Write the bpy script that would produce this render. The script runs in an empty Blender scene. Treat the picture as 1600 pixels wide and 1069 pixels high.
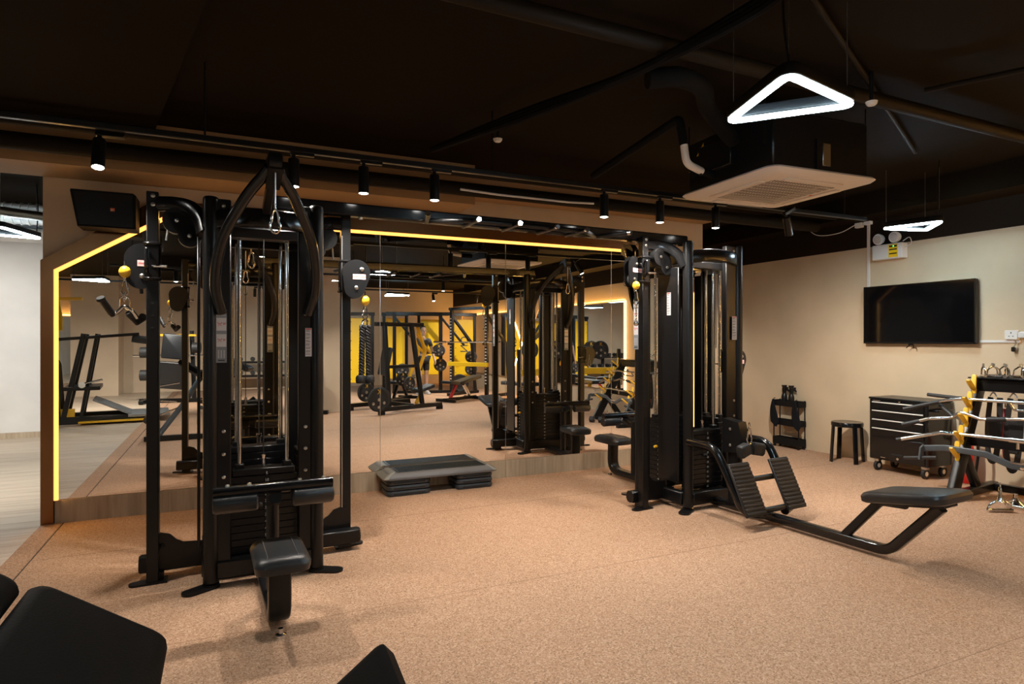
import bpy, math, random
from mathutils import Vector, Matrix
random.seed(7)
SC = bpy.context.scene
COL = SC.collection
R = math.radians
V = Vector

# ---------------------------------------------------------------- camera, world, exposure
cam_d = bpy.data.cameras.new('camera')
cam_d.sensor_width = 36.0
cam_d.lens = 972 / 1600 * 36.0
cam_d.shift_y = -3.5 / 1600
cam_d.clip_start = 0.05
cam = bpy.data.objects.new('camera', cam_d)
cam.location = (0, 0, 1.4)
cam.rotation_euler = (R(90), 0, -R(24.84))
COL.objects.link(cam)
SC.camera = cam
wd = bpy.data.worlds.new('world')
SC.world = wd
wd.use_nodes = True
wd.node_tree.nodes['Background'].inputs[0].default_value = (0.9, 0.8, 0.7, 1)
wd.node_tree.nodes['Background'].inputs[1].default_value = 0.0
SC.view_settings.view_transform = 'Standard'
SC.view_settings.look = 'None'
SC.view_settings.gamma = 1.0
SC.view_settings.use_curve_mapping = False
SC.view_settings.exposure = 0.0
try:
    SC.cycles.use_denoising = True
    SC.cycles.max_bounces = 8
    SC.cycles.glossy_bounces = 5
    SC.cycles.diffuse_bounces = 4
    SC.cycles.sample_clamp_indirect = 4.0
    SC.cycles.caustics_reflective = True
    SC.cycles.blur_glossy = 0.5
except Exception:
    pass
SPOT_W = 100.0       # track lamps
LAMP_COL = (1.0, 0.92, 0.82)
TRI_E = 115.0         # triangle pendants (emission strength)
LED_E = 2.5          # LED strips around the mirrors

# ---------------------------------------------------------------- materials
def mat(name, col, rough=0.5, metal=0.0, emit=None, estr=0.0, spec=0.5, bump=None, coat=0.0):
    m = bpy.data.materials.new(name)
    m.use_nodes = True
    nt = m.node_tree
    b = nt.nodes['Principled BSDF']
    b.inputs['Base Color'].default_value = (*col, 1)
    b.inputs['Roughness'].default_value = rough
    b.inputs['Metallic'].default_value = metal
    b.inputs['Specular IOR Level'].default_value = spec
    b.inputs['Coat Weight'].default_value = coat
    if emit:
        b.inputs['Emission Color'].default_value = (*emit, 1)
        b.inputs['Emission Strength'].default_value = estr
    if bump:
        sc, st = bump
        tc = nt.nodes.new('ShaderNodeTexCoord')
        n = nt.nodes.new('ShaderNodeTexNoise')
        n.inputs['Scale'].default_value = sc
        bp = nt.nodes.new('ShaderNodeBump')
        bp.inputs['Strength'].default_value = st
        bp.inputs['Distance'].default_value = 0.01
        nt.links.new(tc.outputs['Object'], n.inputs['Vector'])
        nt.links.new(n.outputs['Fac'], bp.inputs['Height'])
        nt.links.new(bp.outputs['Normal'], b.inputs['Normal'])
    return m

def nodes_of(m):
    nt = m.node_tree
    return nt, nt.nodes['Principled BSDF'], nt.nodes.new, nt.links.new

def ramp(nt, fac, stops):
    r = nt.nodes.new('ShaderNodeValToRGB')
    e = r.color_ramp.elements
    while len(e) < len(stops):
        e.new(0.5)
    for i, (p, c) in enumerate(stops):
        e[i].position = p
        e[i].color = (*c, 1)
    nt.links.new(fac, r.inputs[0])
    return r.outputs[0]

def cork_mat(name, tint=1.0):
    m = mat(name, (.5, .3, .17), 0.75, spec=0.25)
    nt, b, N, L = nodes_of(m)
    tc = N('ShaderNodeTexCoord')
    v = N('ShaderNodeTexVoronoi'); v.inputs['Scale'].default_value = 170
    L(tc.outputs['Object'], v.inputs['Vector'])
    sep = N('ShaderNodeSeparateColor'); L(v.outputs['Color'], sep.inputs[0])
    c1 = ramp(nt, sep.outputs[0], [(0.0, (.22*tint, .125*tint, .07*tint)), (0.2, (.36*tint, .21*tint, .125*tint)),
                                   (0.7, (.44*tint, .265*tint, .168*tint)), (1.0, (.55*tint, .38*tint, .26*tint))])
    n = N('ShaderNodeTexNoise'); n.inputs['Scale'].default_value = 1.4; n.inputs['Detail'].default_value = 4
    L(tc.outputs['Object'], n.inputs['Vector'])
    mx = N('ShaderNodeMix'); mx.data_type = 'RGBA'; mx.blend_type = 'MULTIPLY'
    mx.inputs[0].default_value = 0.25
    L(c1, mx.inputs[6]); L(ramp(nt, n.outputs['Fac'], [(0.3, (.8, .8, .8)), (0.7, (1, 1, 1))]), mx.inputs[7])
    L(mx.outputs[2], b.inputs['Base Color'])
    bp = N('ShaderNodeBump'); bp.inputs['Strength'].default_value = 0.25; bp.inputs['Distance'].default_value = 0.003
    L(v.outputs['Distance'], bp.inputs['Height']); L(bp.outputs['Normal'], b.inputs['Normal'])
    return m

def wood_mat(name, stops, axis, rough=0.45, sc=1.0):
    m = mat(name, (.5, .4, .3), rough)
    nt, b, N, L = nodes_of(m)
    tc = N('ShaderNodeTexCoord'); oi = N('ShaderNodeObjectInfo')
    add = N('ShaderNodeVectorMath'); add.operation = 'ADD'
    mul = N('ShaderNodeVectorMath'); mul.operation = 'SCALE'
    cmb = N('ShaderNodeCombineXYZ')
    for i in range(3): L(oi.outputs['Random'], cmb.inputs[i])
    L(cmb.outputs[0], mul.inputs[0]); mul.inputs['Scale'].default_value = 37
    L(tc.outputs['Object'], add.inputs[0]); L(mul.outputs[0], add.inputs[1])
    mp = N('ShaderNodeMapping')
    s = [22*sc]*3; s[axis] = 1.3*sc
    mp.inputs['Scale'].default_value = s
    L(add.outputs[0], mp.inputs['Vector'])
    n = N('ShaderNodeTexNoise'); n.inputs['Scale'].default_value = 1.0; n.inputs['Detail'].default_value = 6
    n.inputs['Distortion'].default_value = 0.6
    L(mp.outputs[0], n.inputs['Vector'])
    L(ramp(nt, n.outputs['Fac'], stops), b.inputs['Base Color'])
    return m

def wall_mat(name, low, high=None, zcut=2.465, rough=0.8):
    m = mat(name, low, rough, spec=0.2)
    nt, b, N, L = nodes_of(m)
    tc = N('ShaderNodeTexCoord')
    n = N('ShaderNodeTexNoise'); n.inputs['Scale'].default_value = 2.2; n.inputs['Detail'].default_value = 5
    L(tc.outputs['Object'], n.inputs['Vector'])
    lo = ramp(nt, n.outputs['Fac'], [(0.3, tuple(c*.93 for c in low)), (0.7, tuple(min(1, c*1.05) for c in low))])
    out = lo
    if high:
        ge = N('ShaderNodeNewGeometry'); sp = N('ShaderNodeSeparateXYZ'); L(ge.outputs['Position'], sp.inputs[0])
        gt = N('ShaderNodeMath'); gt.operation = 'GREATER_THAN'; gt.inputs[1].default_value = zcut
        L(sp.outputs['Z'], gt.inputs[0])
        mx = N('ShaderNodeMix'); mx.data_type = 'RGBA'
        L(gt.outputs[0], mx.inputs[0]); L(lo, mx.inputs[6]); mx.inputs[7].default_value = (*high, 1)
        out = mx.outputs[2]
    L(out, b.inputs['Base Color'])
    n2 = N('ShaderNodeTexNoise'); n2.inputs['Scale'].default_value = 60
    L(tc.outputs['Object'], n2.inputs['Vector'])
    bp = N('ShaderNodeBump'); bp.inputs['Strength'].default_value = 0.06; bp.inputs['Distance'].default_value = 0.004
    L(n2.outputs['Fac'], bp.inputs['Height']); L(bp.outputs['Normal'], b.inputs['Normal'])
    return m

M = {}
M['black'] = mat('black_powder_coat', (.007, .007, .0075), 0.3, spec=0.32, bump=(400, .05))
M['black_gloss'] = mat('black_gloss_paint', (.006, .006, .0065), 0.17, spec=0.45)
M['black_matte'] = mat('black_matte', (.008, .008, .008), 0.6, spec=0.15)
M['leather'] = mat('black_vinyl', (.014, .015, .017), 0.36, spec=0.5, bump=(250, .12))
M['pad_matte'] = mat('black_bench_vinyl', (.0035, .0035, .0035), 0.7, spec=0.07, bump=(180, .1))
M['rubber'] = mat('black_rubber', (.016, .016, .017), 0.55)
M['rope'] = mat('black_rope', (.02, .02, .022), 0.45)
M['chrome'] = mat('chrome', (.78, .78, .78), 0.12, 1.0)
M['steel'] = mat('brushed_steel', (.55, .54, .52), 0.3, 1.0)
M['grey_paint'] = mat('slate_grey_paint', (.065, .075, .085), 0.4)
M['grey_plate'] = mat('grey_plate', (.28, .28, .28), 0.45, 0.4)
M['yellow'] = mat('yellow_paint', (.90, .57, .012), 0.38)
M['yellow_pl'] = mat('yellow_plastic', (.85, .50, .03), 0.4)
M['yellow_dk'] = mat('mustard_paint', (.78, .44, .015), 0.4)
M['mirror'] = mat('mirror_glass', (.94, .945, .93), 0.0, 1.0)
M['copper'] = mat('copper_sheet', (.26, .12, .05), 0.27, 1.0)
M['led'] = mat('warm_led', (1, .8, .4), 0.5, emit=(1.0, .38, .075), estr=LED_E)
M['tri'] = mat('white_led_tube', (1, 1, 1), 0.5, emit=(.64, .87, 1.0), estr=TRI_E)
M['bulb'] = mat('lamp_face', (1, 1, 1), 0.5, emit=(1.0, .97, .92), estr=30)
M['white'] = mat('white_plastic', (.72, .70, .67), 0.45)
M['offwhite'] = mat('ac_white', (.66, .60, .54), 0.5)
M['dark'] = mat('dark_gap', (.01, .01, .01), 0.8)
M['ceil'] = mat('dark_ceiling_paint', (.010, .0062, .0028), 0.8, spec=0.06, bump=(3, .4))
M['ceil_pipe'] = mat('painted_pipe', (.010, .0065, .0035), 0.6, spec=0.12)
M['insul'] = mat('black_pipe_insulation', (.004, .004, .004), 0.8, spec=0.1)
M['beam_shaded'] = wall_mat('shaded_beige_beam', (.36, .23, .12))  # same beige paint as the wall, browned to carry the soffit's shade
M['wall'] = wall_mat('beige_wall', (.60, .475, .345))
M['wall_r'] = wall_mat('beige_wall_dark_top', (.60, .475, .325), (.014, .0075, .0035))
M['wall_far'] = wall_mat('cream_wall', (.70, .67, .62))
M['cork'] = cork_mat('cork_rubber')
M['seam'] = mat('floor_seam', (.26, .15, .085), 0.8)
M['planks'] = wood_mat('pale_oak', [(0.25, (.36, .27, .19)), (0.5, (.50, .40, .30)), (0.75, (.58, .48, .37))], 0)
M['kick'] = wood_mat('grey_oak_veneer', [(0.25, (.30, .22, .14)), (0.5, (.42, .325, .22)), (0.75, (.50, .40, .28))], 2, 0.5)
M['deck'] = mat('black_step_mat', (.022, .026, .028), 0.35, bump=(120, .1))
M['step_grey'] = mat('grey_step_plastic', (.10, .097, .097), 0.45)
M['step_end'] = mat('grey_green_plastic', (.18, .175, .15), 0.5)
M['riser'] = mat('charcoal_riser_plastic', (.028, .032, .037), 0.35)
M['screen'] = mat('tv_glass', (.003, .003, .0035), 0.07, spec=0.3)
M['red'] = mat('red_paint', (.55, .02, .015), 0.35)
M['pink'] = mat('pink_band', (.55, .12, .16), 0.6)
M['label_w'] = mat('white_label', (.62, .62, .63), 0.5)
M['label_g'] = mat('grey_label', (.22, .25, .28), 0.45)
M['label_red'] = mat('red_print', (.5, .05, .04), 0.5)
M['label_pink'] = mat('pink_label', (.75, .45, .43), 0.5)
M['ink'] = mat('black_print', (.02, .02, .02), 0.6)
M['ink_w'] = mat('white_print', (.75, .75, .75), 0.5)
M['orange'] = mat('orange_badge', (.75, .16, .03), 0.5)
M['green'] = mat('green_lamp', (.1, .8, .2), 0.4, emit=(.1, 1, .2), estr=3)
M['towel'] = mat('black_towel', (.010, .010, .013), 0.95, spec=0.1, bump=(200, .4))
M['skin'] = mat('skin', (.42, .25, .17), 0.55)
M['hair'] = mat('dark_hair', (.012, .009, .008), 0.6)
M['shirt'] = mat('charcoal_tshirt', (.055, .055, .062), 0.85)
M['shorts'] = mat('black_shorts', (.012, .012, .014), 0.85)
M['shoe'] = mat('shoe', (.30, .29, .28), 0.6)
M['clear'] = mat('clear_lens', (.5, .5, .5), 0.1, spec=0.8)

# ---------------------------------------------------------------- mesh builder
def fillet(pts, r, n=6):
    pts = [V(p) for p in pts]
    if r <= 0 or len(pts) < 3: return pts
    out = [pts[0]]
    for i in range(1, len(pts)-1):
        a, b, c = pts[i-1], pts[i], pts[i+1]
        u = (a-b); w = (c-b)
        lu, lw = u.length, w.length
        if lu < 1e-6 or lw < 1e-6: continue
        u /= lu; w /= lw
        ang = u.angle(w)
        if ang > math.pi-0.02: out.append(b); continue
        d = min(r/math.tan(ang/2), lu*0.48, lw*0.48)
        p, q = b+u*d, b+w*d
        for k in range(n+1):
            t = k/n
            out.append(p*(1-t)**2 + b*2*t*(1-t) + q*t*t)
    out.append(pts[-1])
    return out

def smooth_path(pts, n=8):
    pts = [V(p) for p in pts]
    out = []
    for i in range(len(pts)-1):
        p0 = pts[i-1] if i else pts[0]*2-pts[1]
        p1, p2 = pts[i], pts[i+1]
        p3 = pts[i+2] if i+2 < len(pts) else pts[-1]*2-pts[-2]
        for k in range(n):
            t = k/n
            out.append(0.5*((2*p1)+(p2-p0)*t+(2*p0-5*p1+4*p2-p3)*t*t+(3*p1-p0-3*p2+p3)*t**3))
    out.append(pts[-1])
    return out

def circ(r, n=12, ry=None):
    ry = ry or r
    return [(r*math.cos(2*math.pi*k/n), ry*math.sin(2*math.pi*k/n)) for k in range(n)]

def rrect(w, h, r, n=3):
    o = []
    for cx, cy, a0 in ((w/2-r, h/2-r, 0), (-w/2+r, h/2-r, 90), (-w/2+r, -h/2+r, 180), (w/2-r, -h/2+r, 270)):
        for k in range(n+1):
            a = R(a0+90*k/n)
            o.append((cx+r*math.cos(a), cy+r*math.sin(a)))
    return o

class MB:
    def __init__(s, X=None):
        s.v = []; s.f = []; s.X = X
    def add(s, vs, fs):
        o = len(s.v)
        s.v += [V(v) for v in vs]
        s.f += [tuple(i+o for i in f) for f in fs]
        return s
    def box(s, c, d, rot=None, bev=0.0):
        x, y, z = d[0]/2, d[1]/2, d[2]/2
        m = rot if isinstance(rot, Matrix) else (Matrix.Rotation(R(rot), 3, 'Z') if rot else Matrix.Identity(3))
        c = V(c)
        b = min(bev, x*.9, y*.9, z*.9)
        if b <= 0:
            vs = [(sx*x, sy*y, sz*z) for sx in (-1, 1) for sy in (-1, 1) for sz in (-1, 1)]
            fs = [(0, 1, 3, 2), (4, 6, 7, 5), (0, 4, 5, 1), (2, 3, 7, 6), (0, 2, 6, 4), (1, 5, 7, 3)]
        else:
            vs = []; idx = {}
            for sx in (-1, 1):
                for sy in (-1, 1):
                    for sz in (-1, 1):
                        for a in range(3):
                            e = [x-b, y-b, z-b]; e[a] += b
                            idx[sx, sy, sz, a] = len(vs)
                            vs.append((sx*e[0], sy*e[1], sz*e[2]))
            fs = []
            g = lambda *k: idx[k]
            for q in (-1, 1):
                fs.append(tuple(g(q, a, c2, 0) for a, c2 in ((-1, -1), (1, -1), (1, 1), (-1, 1))))
                fs.append(tuple(g(a, q, c2, 1) for a, c2 in ((-1, -1), (1, -1), (1, 1), (-1, 1))))
                fs.append(tuple(g(a, c2, q, 2) for a, c2 in ((-1, -1), (1, -1), (1, 1), (-1, 1))))
                for p in (-1, 1):
                    fs.append((g(-1, p, q, 1), g(1, p, q, 1), g(1, p, q, 2), g(-1, p, q, 2)))
                    fs.append((g(p, -1, q, 0), g(p, 1, q, 0), g(p, 1, q, 2), g(p, -1, q, 2)))
                    fs.append((g(p, q, -1, 0), g(p, q, 1, 0), g(p, q, 1, 1), g(p, q, -1, 1)))
                    for t in (-1, 1):
                        fs.append((g(p, q, t, 0), g(p, q, t, 1), g(p, q, t, 2)))
        return s.add([m @ V(v) + c for v in vs], fs)
    def sweep(s, pts, prof, up=(0, 0, 1), closed=False, cap=True, scale=None):
        pts = [V(p) for p in pts]
        n = len(pts); k = len(prof)
        vs = []; nrm = None
        for i in range(n):
            if closed: t = pts[(i+1) % n]-pts[i-1]
            else: t = pts[min(i+1, n-1)]-pts[max(i-1, 0)]
            t.normalize()
            if nrm is None:
                u = V(up)
                if abs(u.dot(t)) > .98: u = V((0, 1, 0)) if abs(t.y) < .9 else V((1, 0, 0))
                nrm = (u-t*u.dot(t)).normalized()
            else:
                nrm = (nrm-t*nrm.dot(t)).normalized()
            bi = t.cross(nrm)
            sc = scale[i] if scale else 1
            for a, b in prof: vs.append(pts[i]+bi*(a*sc)+nrm*(b*sc))
        fs = []
        for i in range(n if closed else n-1):
            j = (i+1) % n
            for q in range(k):
                w = (q+1) % k
                fs.append((i*k+q, i*k+w, j*k+w, j*k+q))
        if cap and not closed:
            fs.append(tuple(range(k-1, -1, -1))); fs.append(tuple((n-1)*k+q for q in range(k)))
        return s.add(vs, fs)
    def tube(s, pts, r, n=12, fil=0, up=(0, 0, 1), closed=False):
        return s.sweep(fillet(pts, fil) if fil else pts, circ(r, n), up, closed)
    def cyl(s, p0, p1, r, n=16, r1=None):
        return s.sweep([p0, p1], circ(r, n), scale=[1, (r1/r if r1 is not None else 1)])
    def lathe(s, prof, base=(0, 0, 0), axis=(0, 0, 1), n=20):
        q = V((0, 0, 1)).rotation_difference(V(axis)).to_matrix()
        vs = []; fs = []; k = len(prof); b = V(base)
        for i in range(n):
            a = 2*math.pi*i/n
            for r, z in prof: vs.append(b+q @ V((r*math.cos(a), r*math.sin(a), z)))
        for i in range(n):
            j = (i+1) % n
            for p in range(k-1): fs.append((i*k+p, j*k+p, j*k+p+1, i*k+p+1))
        fs.append(tuple(i*k for i in range(n-1, -1, -1)))
        fs.append(tuple(i*k+k-1 for i in range(n)))
        return s.add(vs, fs)
    def ball(s, c, r, n=10, sz=1.0):
        return s.lathe([(max(1e-4, r*math.sin(math.pi*k/n)), -r*sz*math.cos(math.pi*k/n)) for k in range(n+1)], c, n=n*2)
    def prism(s, poly, o, ux, uy, th):
        o, ux, uy = V(o), V(ux), V(uy)
        w = ux.cross(uy).normalized()*th
        n = len(poly)
        a = [o+ux*p[0]+uy*p[1] for p in poly]
        return s.add(a+[p+w for p in a], [tuple(range(n-1, -1, -1)), tuple(range(n, 2*n))] +
                     [(i, (i+1) % n, n+(i+1) % n, n+i) for i in range(n)])
    def mesh(s, name, m, ang=40):
        me = bpy.data.meshes.new(name)
        vs = [s.X @ v for v in s.v] if s.X else s.v
        me.from_pydata([tuple(v) for v in vs], [], s.f)
        me.validate()
        import bmesh
        bm = bmesh.new(); bm.from_mesh(me)
        bmesh.ops.recalc_face_normals(bm, faces=bm.faces)
        bm.to_mesh(me); bm.free()
        for p in me.polygons: p.use_smooth = True
        me.set_sharp_from_angle(angle=R(ang))
        me.materials.append(M[m] if isinstance(m, str) else m)
        return me
    def obj(s, name, m, parent=None, ang=40, label=None, kind=None):
        o = bpy.data.objects.new(name, s.mesh(name, m, ang))
        COL.objects.link(o)
        if parent: o.parent = parent
        if label: o['label'] = label
        if kind: o['kind'] = kind
        return o

def thing(name, label, cat, loc=(0, 0, 0), rz=0, group=None):
    o = bpy.data.objects.new(name, None)
    o.empty_display_size = .1
    COL.objects.link(o)
    o.location = loc; o.rotation_euler = (0, 0, R(rz))
    o['label'] = label; o['category'] = cat
    if group: o['group'] = group
    return o

def tag(o, label, cat, group=None):
    o['label'] = label; o['category'] = cat
    if group: o['group'] = group
    return o

def struct(mb, name, m):
    return mb.obj(name, m, kind='structure')

def copy_tree(o, parent=None):
    c = o.copy(); COL.objects.link(c)
    if parent: c.parent = parent
    for ch in list(o.children):
        if ch.type != 'LIGHT': copy_tree(ch, c)
    return c

def text(body, size, M4, m, parent, name='lettering', align='CENTER', ext=0.0004, spacing=1.0):
    cu = bpy.data.curves.new('tmp_text', 'FONT')
    cu.body = body; cu.size = size; cu.extrude = ext
    cu.align_x = align; cu.align_y = 'CENTER'; cu.space_line = spacing
    cu.resolution_u = 2
    o = bpy.data.objects.new('tmp_text', cu)
    COL.objects.link(o)
    bpy.context.view_layer.update()
    me = bpy.data.meshes.new_from_object(o)
    bpy.data.objects.remove(o); bpy.data.curves.remove(cu)
    me.name = name
    me.transform(M4)
    me.materials.clear(); me.materials.append(M[m])
    t = bpy.data.objects.new(name, me)
    COL.objects.link(t)
    if parent: t.parent = parent
    return t

def frame4(o, ux, uy):
    ux, uy = V(ux).normalized(), V(uy).normalized()
    w = ux.cross(uy)
    return Matrix(((ux.x, uy.x, w.x, o[0]), (ux.y, uy.y, w.y, o[1]), (ux.z, uy.z, w.z, o[2]), (0, 0, 0, 1)))

# ---------------------------------------------------------------- the room shell
MY = 5.77            # mirror plane
RX = 6.75            # right wall
CZ = 3.0             # ceiling slab
struct(MB().box((2.75, -0.915, -.06), (8.0, 13.37, .12)), 'floor', 'cork')
struct(MB().box((6.0, 7.4, -.06), (1.5, 3.26, .12)), 'floor_recess', 'cork')
seam = MB()
seam.box((-1.185, -0.9, .0015), (.13, 13.3, .003))
struct(seam, 'floor_edge_strip', 'cork')
struct(MB().box((-1.112, -0.9, .0008), (.006, 13.3, .0016)), 'trim_1', 'dark')
for i, y in enumerate((-1.55, .05, 1.65, 3.25, 4.85)):
    struct(MB().box((2.75, y, .0004), (7.95, .0025, .0010)), 'trim_%d' % (9+i), 'seam')
fw = MB().box((-3.5, 2.0, -.065), (4.5, 20.0, .11)).obj('floor_wood_base', 'dark', kind='structure')
plank_w = 0.2
pm = None
for i in range(96):
    y = -7.7 + i*plank_w
    off = (i % 3)*0.45
    xs = [-5.75, -3.9+off*.9, -1.252]
    for a, b in zip(xs[:-1], xs[1:]):
        MB().box(((a+b)/2, y+plank_w/2, -.006), (b-a-.003, plank_w-.003, .012), bev=.0012).obj('plank', 'planks', fw)
struct(MB().box((RX+.1, 0.9, 1.6), (.2, 17.4, 3.2)), 'wall_right', 'wall_r')
struct(MB().box((.5, -7.7, 1.6), (12.9, .2, 3.2)), 'wall_back', 'wall')
struct(MB().box((-5.85, 1.7, 1.6), (.2, 18.8, 3.2)), 'wall_left', 'wall_far')
struct(MB().box((1.97, MY+.17, 1.6), (6.44, .3, 3.2)), 'wall_front', 'wall')
struct(MB().box((-3.0, 11.1, 1.6), (6.2, .2, 3.2)), 'wall_far', 'wall_far')
struct(MB().box((.4, 8.6, 1.6), (.2, 5.2, 3.2)), 'wall_corridor', 'wall_far')
struct(MB().box((5.9, 9.1, 1.6), (1.9, .2, 3.2)), 'wall_recess', 'wall')
struct(MB().box((5.05, 7.6, 1.6), (.2, 3.1, 3.2)), 'wall_recess_side', 'wall')
struct(MB().box((-3.0, 10.99, .04), (5.6, .02, .08)), 'baseboard_far', 'kick')
struct(MB().box((0.45, 1.7, CZ+.1), (13.0, 19.0, .2)), 'ceiling', 'ceil')
# concrete beams: soffit over the mirror wall (two heights), an oblique one on the left, a cross beam behind
struct(MB().box((-1.85, 5.55, 2.82), (7.88, .46, .36)), 'trim_2', 'beam_shaded')
struct(MB().box((3.64, 5.67, 2.89), (3.10, .22, .22)), 'trim_3', 'beam_shaded')
struct(MB().box((-.75, 2.9, 2.95), (1.4, 4.6, .10), rot=10.5), 'trim_4', 'ceil')
struct(MB().box((2.7, -2.2, 2.86), (8.0, .4, .28)), 'trim_5', 'ceil')
struct(MB().box((6.55, 1.5, 2.88), (.4, 14.0, .24)), 'trim_6', 'ceil')
pl = MB().box((1.75, -1.2, 1.5), (.75, .7, 3.0)).obj('trim_7', 'wall', kind='structure')
# beige pier on the left of the back area
struct(MB().box((-2.9, -7.2, 1.5), (1.0, .9, 3.0)), 'trim_8', 'wall')
# ---------------------------------------------------------------- mirror on the front wall
X0, X1, ZB, ZT = -1.15, 5.04, .175, 2.38
CHX, CHZ = .73, .46
def outline(off=0.0):
    k = off*.55
    return [(X0-off, ZB), (X0-off, ZT-CHZ+k), (X0+CHX-k, ZT+off), (X1-CHX+k, ZT+off), (X1+off, ZT-CHZ+k), (X1+off, ZB)]
mir = thing('wall_mirror', 'large wall mirror with clipped corners, yellow LED edge and copper frame', 'mirror', (0, 0, 0))
cuts = [X0, .04, 1.319, 2.599, 3.879, X1]
def clip_pane(a, b):
    g = .0025
    a += g; b -= g
    top = lambda x: min(ZT, ZT-CHZ+(x-X0)*CHZ/CHX, ZT-CHZ+(X1-x)*CHZ/CHX)
    xs = sorted({a, b} | {x for x in (X0+CHX, X1-CHX) if a < x < b})
    return [(a, ZB+.004), (b, ZB+.004)] + [(x, top(x)-.004) for x in reversed(xs)]
for a, b in zip(cuts[:-1], cuts[1:]):
    MB().prism(clip_pane(a, b), (0, MY, 0), (1, 0, 0), (0, 0, 1), -.008).obj('mirror_pane', 'mirror', mir)
for x in cuts[1:-1]:
    MB().box((x, MY+.003, (ZB+ZT)/2), (.005, .004, ZT-ZB)).obj('joint', 'steel', mir)
o1, o2, o3 = outline(0), outline(.024), outline(.145)
def band(pa, pb, y0, y1, name, m):
    mb = MB()
    for i in range(len(pa)-1):
        q = [pa[i], pa[i+1], pb[i+1], pb[i]]
        mb.prism(q, (0, y0, 0), (1, 0, 0), (0, 0, 1), -(y1-y0))
    return mb.obj(name, m, mir)
band(o1, o2, MY-.012, MY+.01, 'led_strip', 'led')
ob = [(o3[0][0]+.035, 0.0)] + o3[1:-1] + [(o3[-1][0], 0.0)]
oa = [(o2[0][0], 0.0)] + o2[1:-1] + [(o2[-1][0], 0.0)]
ob[0] = (X0-.105, 0.0); ob[1] = (X0-.105, ob[1][1])
band(oa, ob, MY-.03, MY+.015, 'copper_frame', 'copper')
def led_light(parent, p, q, nrm, watts):
    d = bpy.data.lights.new('led_light', 'AREA'); d.shape = 'RECTANGLE'
    p, q = V(p), V(q)
    d.size = (q-p).length; d.size_y = .02; d.energy = watts; d.color = (1.0, .52, .13)
    o = bpy.data.objects.new('led_light', d); COL.objects.link(o)
    x = (q-p).normalized(); z = -V(nrm); z = (z-x*z.dot(x)).normalized(); y = z.cross(x)
    m = Matrix((x, y, z)).transposed().to_4x4(); m.translation = (p+q)/2
    o.matrix_world = m
    o.parent = parent
led_light(mir, (X0+CHX, MY-.02, ZT-.01), (X1-CHX, MY-.02, ZT-.01), (0, -.35, -1), 14)
led_light(mir, (X0+.01, MY-.02, ZB), (X0+.01, MY-.02, ZT-CHZ), (.6, -1, 0), 6)
led_light(mir, (X1-.01, MY-.02, ZB), (X1-.01, MY-.02, ZT-CHZ), (-.6, -1, 0), 6)
for a, b in zip([X0-.02]+cuts[1:-1], cuts[1:-1]+[X1+.02]):
    MB().box(((a+b)/2, MY+.002, ZB/2), (b-a-.002, .03, ZB)).obj('kick_panel', 'kick', mir)

# ---------------------------------------------------------------- ceiling services
def pipe(pts, r, name, label, cat, m='ceil_pipe', fil=.1, n=12, group=None):
    return tag(MB().tube(pts, r, n, fil).obj(name, m), label, cat, group)
pipe([(-1.6, 5.12, 2.72), (6.3, 5.12, 2.72)], .06, 'pipe', 'dark painted pipe running under the ceiling along the mirror wall', 'pipe')
pipe([(-1.6, 4.9, 2.80), (6.5, 4.9, 2.80)], .035, 'pipe', 'thin dark pipe beside the thicker one above the mirror wall', 'pipe')
pipe([(-1.2, 2.52, 2.90), (6.5, 2.60, 2.90)], .042, 'pipe', 'dark brown pipe crossing the ceiling behind the triangle pendant', 'pipe')
pipe([(2.39, 1.98, 2.965), (5.24, 3.3, 2.965)], .016, 'conduit', 'thin dark conduit slanting right from above the triangle pendant', 'conduit')
pipe([(3.9, 2.40, 2.93), (4.3, 1.6, 2.93)], .016, 'conduit', 'short dark conduit at the far right of the ceiling', 'conduit')
pipe([(1.85, 5.06, 2.70), (2.2, 5.05, 2.685), (2.9, 5.05, 2.685), (3.2, 5.06, 2.7)], .010, 'cable', 'pale cable clipped along the dark pipe above the mirror wall', 'cable', 'white', .2)
cb = MB()
for k in range(3):
    cb.tube(smooth_path([(2.25, 1.8+.03*k, 2.97), (2.15, 2.1, 2.90-.02*k), (1.98, 2.70+.02*k, 2.82), (1.745, 3.58, 2.86-.02*k), (1.45, 4.6, 2.86)], 6), .024, 8)
tag(cb.obj('cable_bundle', 'insul'), 'bundle of black cables sagging across the ceiling above the crossover beam', 'cable')
pipe(smooth_path([(2.12, 2.80, 2.84), (2.3, 2.75, 2.86), (2.55, 2.85, 2.88), (2.78, 3.05, 2.86), (3.10, 3.16, 2.74)], 8), .055, 'flexible_duct', 'black insulated duct curving into the ceiling air conditioner', 'duct', 'insul', 0)
acd = thing('drain_pipe', 'black lagged drain pipe with white lower bend beside the air conditioner', 'pipe')
MB().tube([(2.78, 4.40, 2.76), (2.81, 3.36, 2.905), (2.83, 3.34, 2.72)], .030, 12, .04).obj('lagging', 'insul', acd)
MB().tube([(2.83, 3.34, 2.74), (2.85, 3.34, 2.60), (3.02, 3.38, 2.575)], .026, 12, .07).obj('white_pipe', 'offwhite', acd, label='white bare bend of the drain pipe')
MB().tube([(3.0, 3.38, 2.577), (3.15, 3.40, 2.57)], .028, 12).obj('lagging', 'insul', acd)

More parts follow.
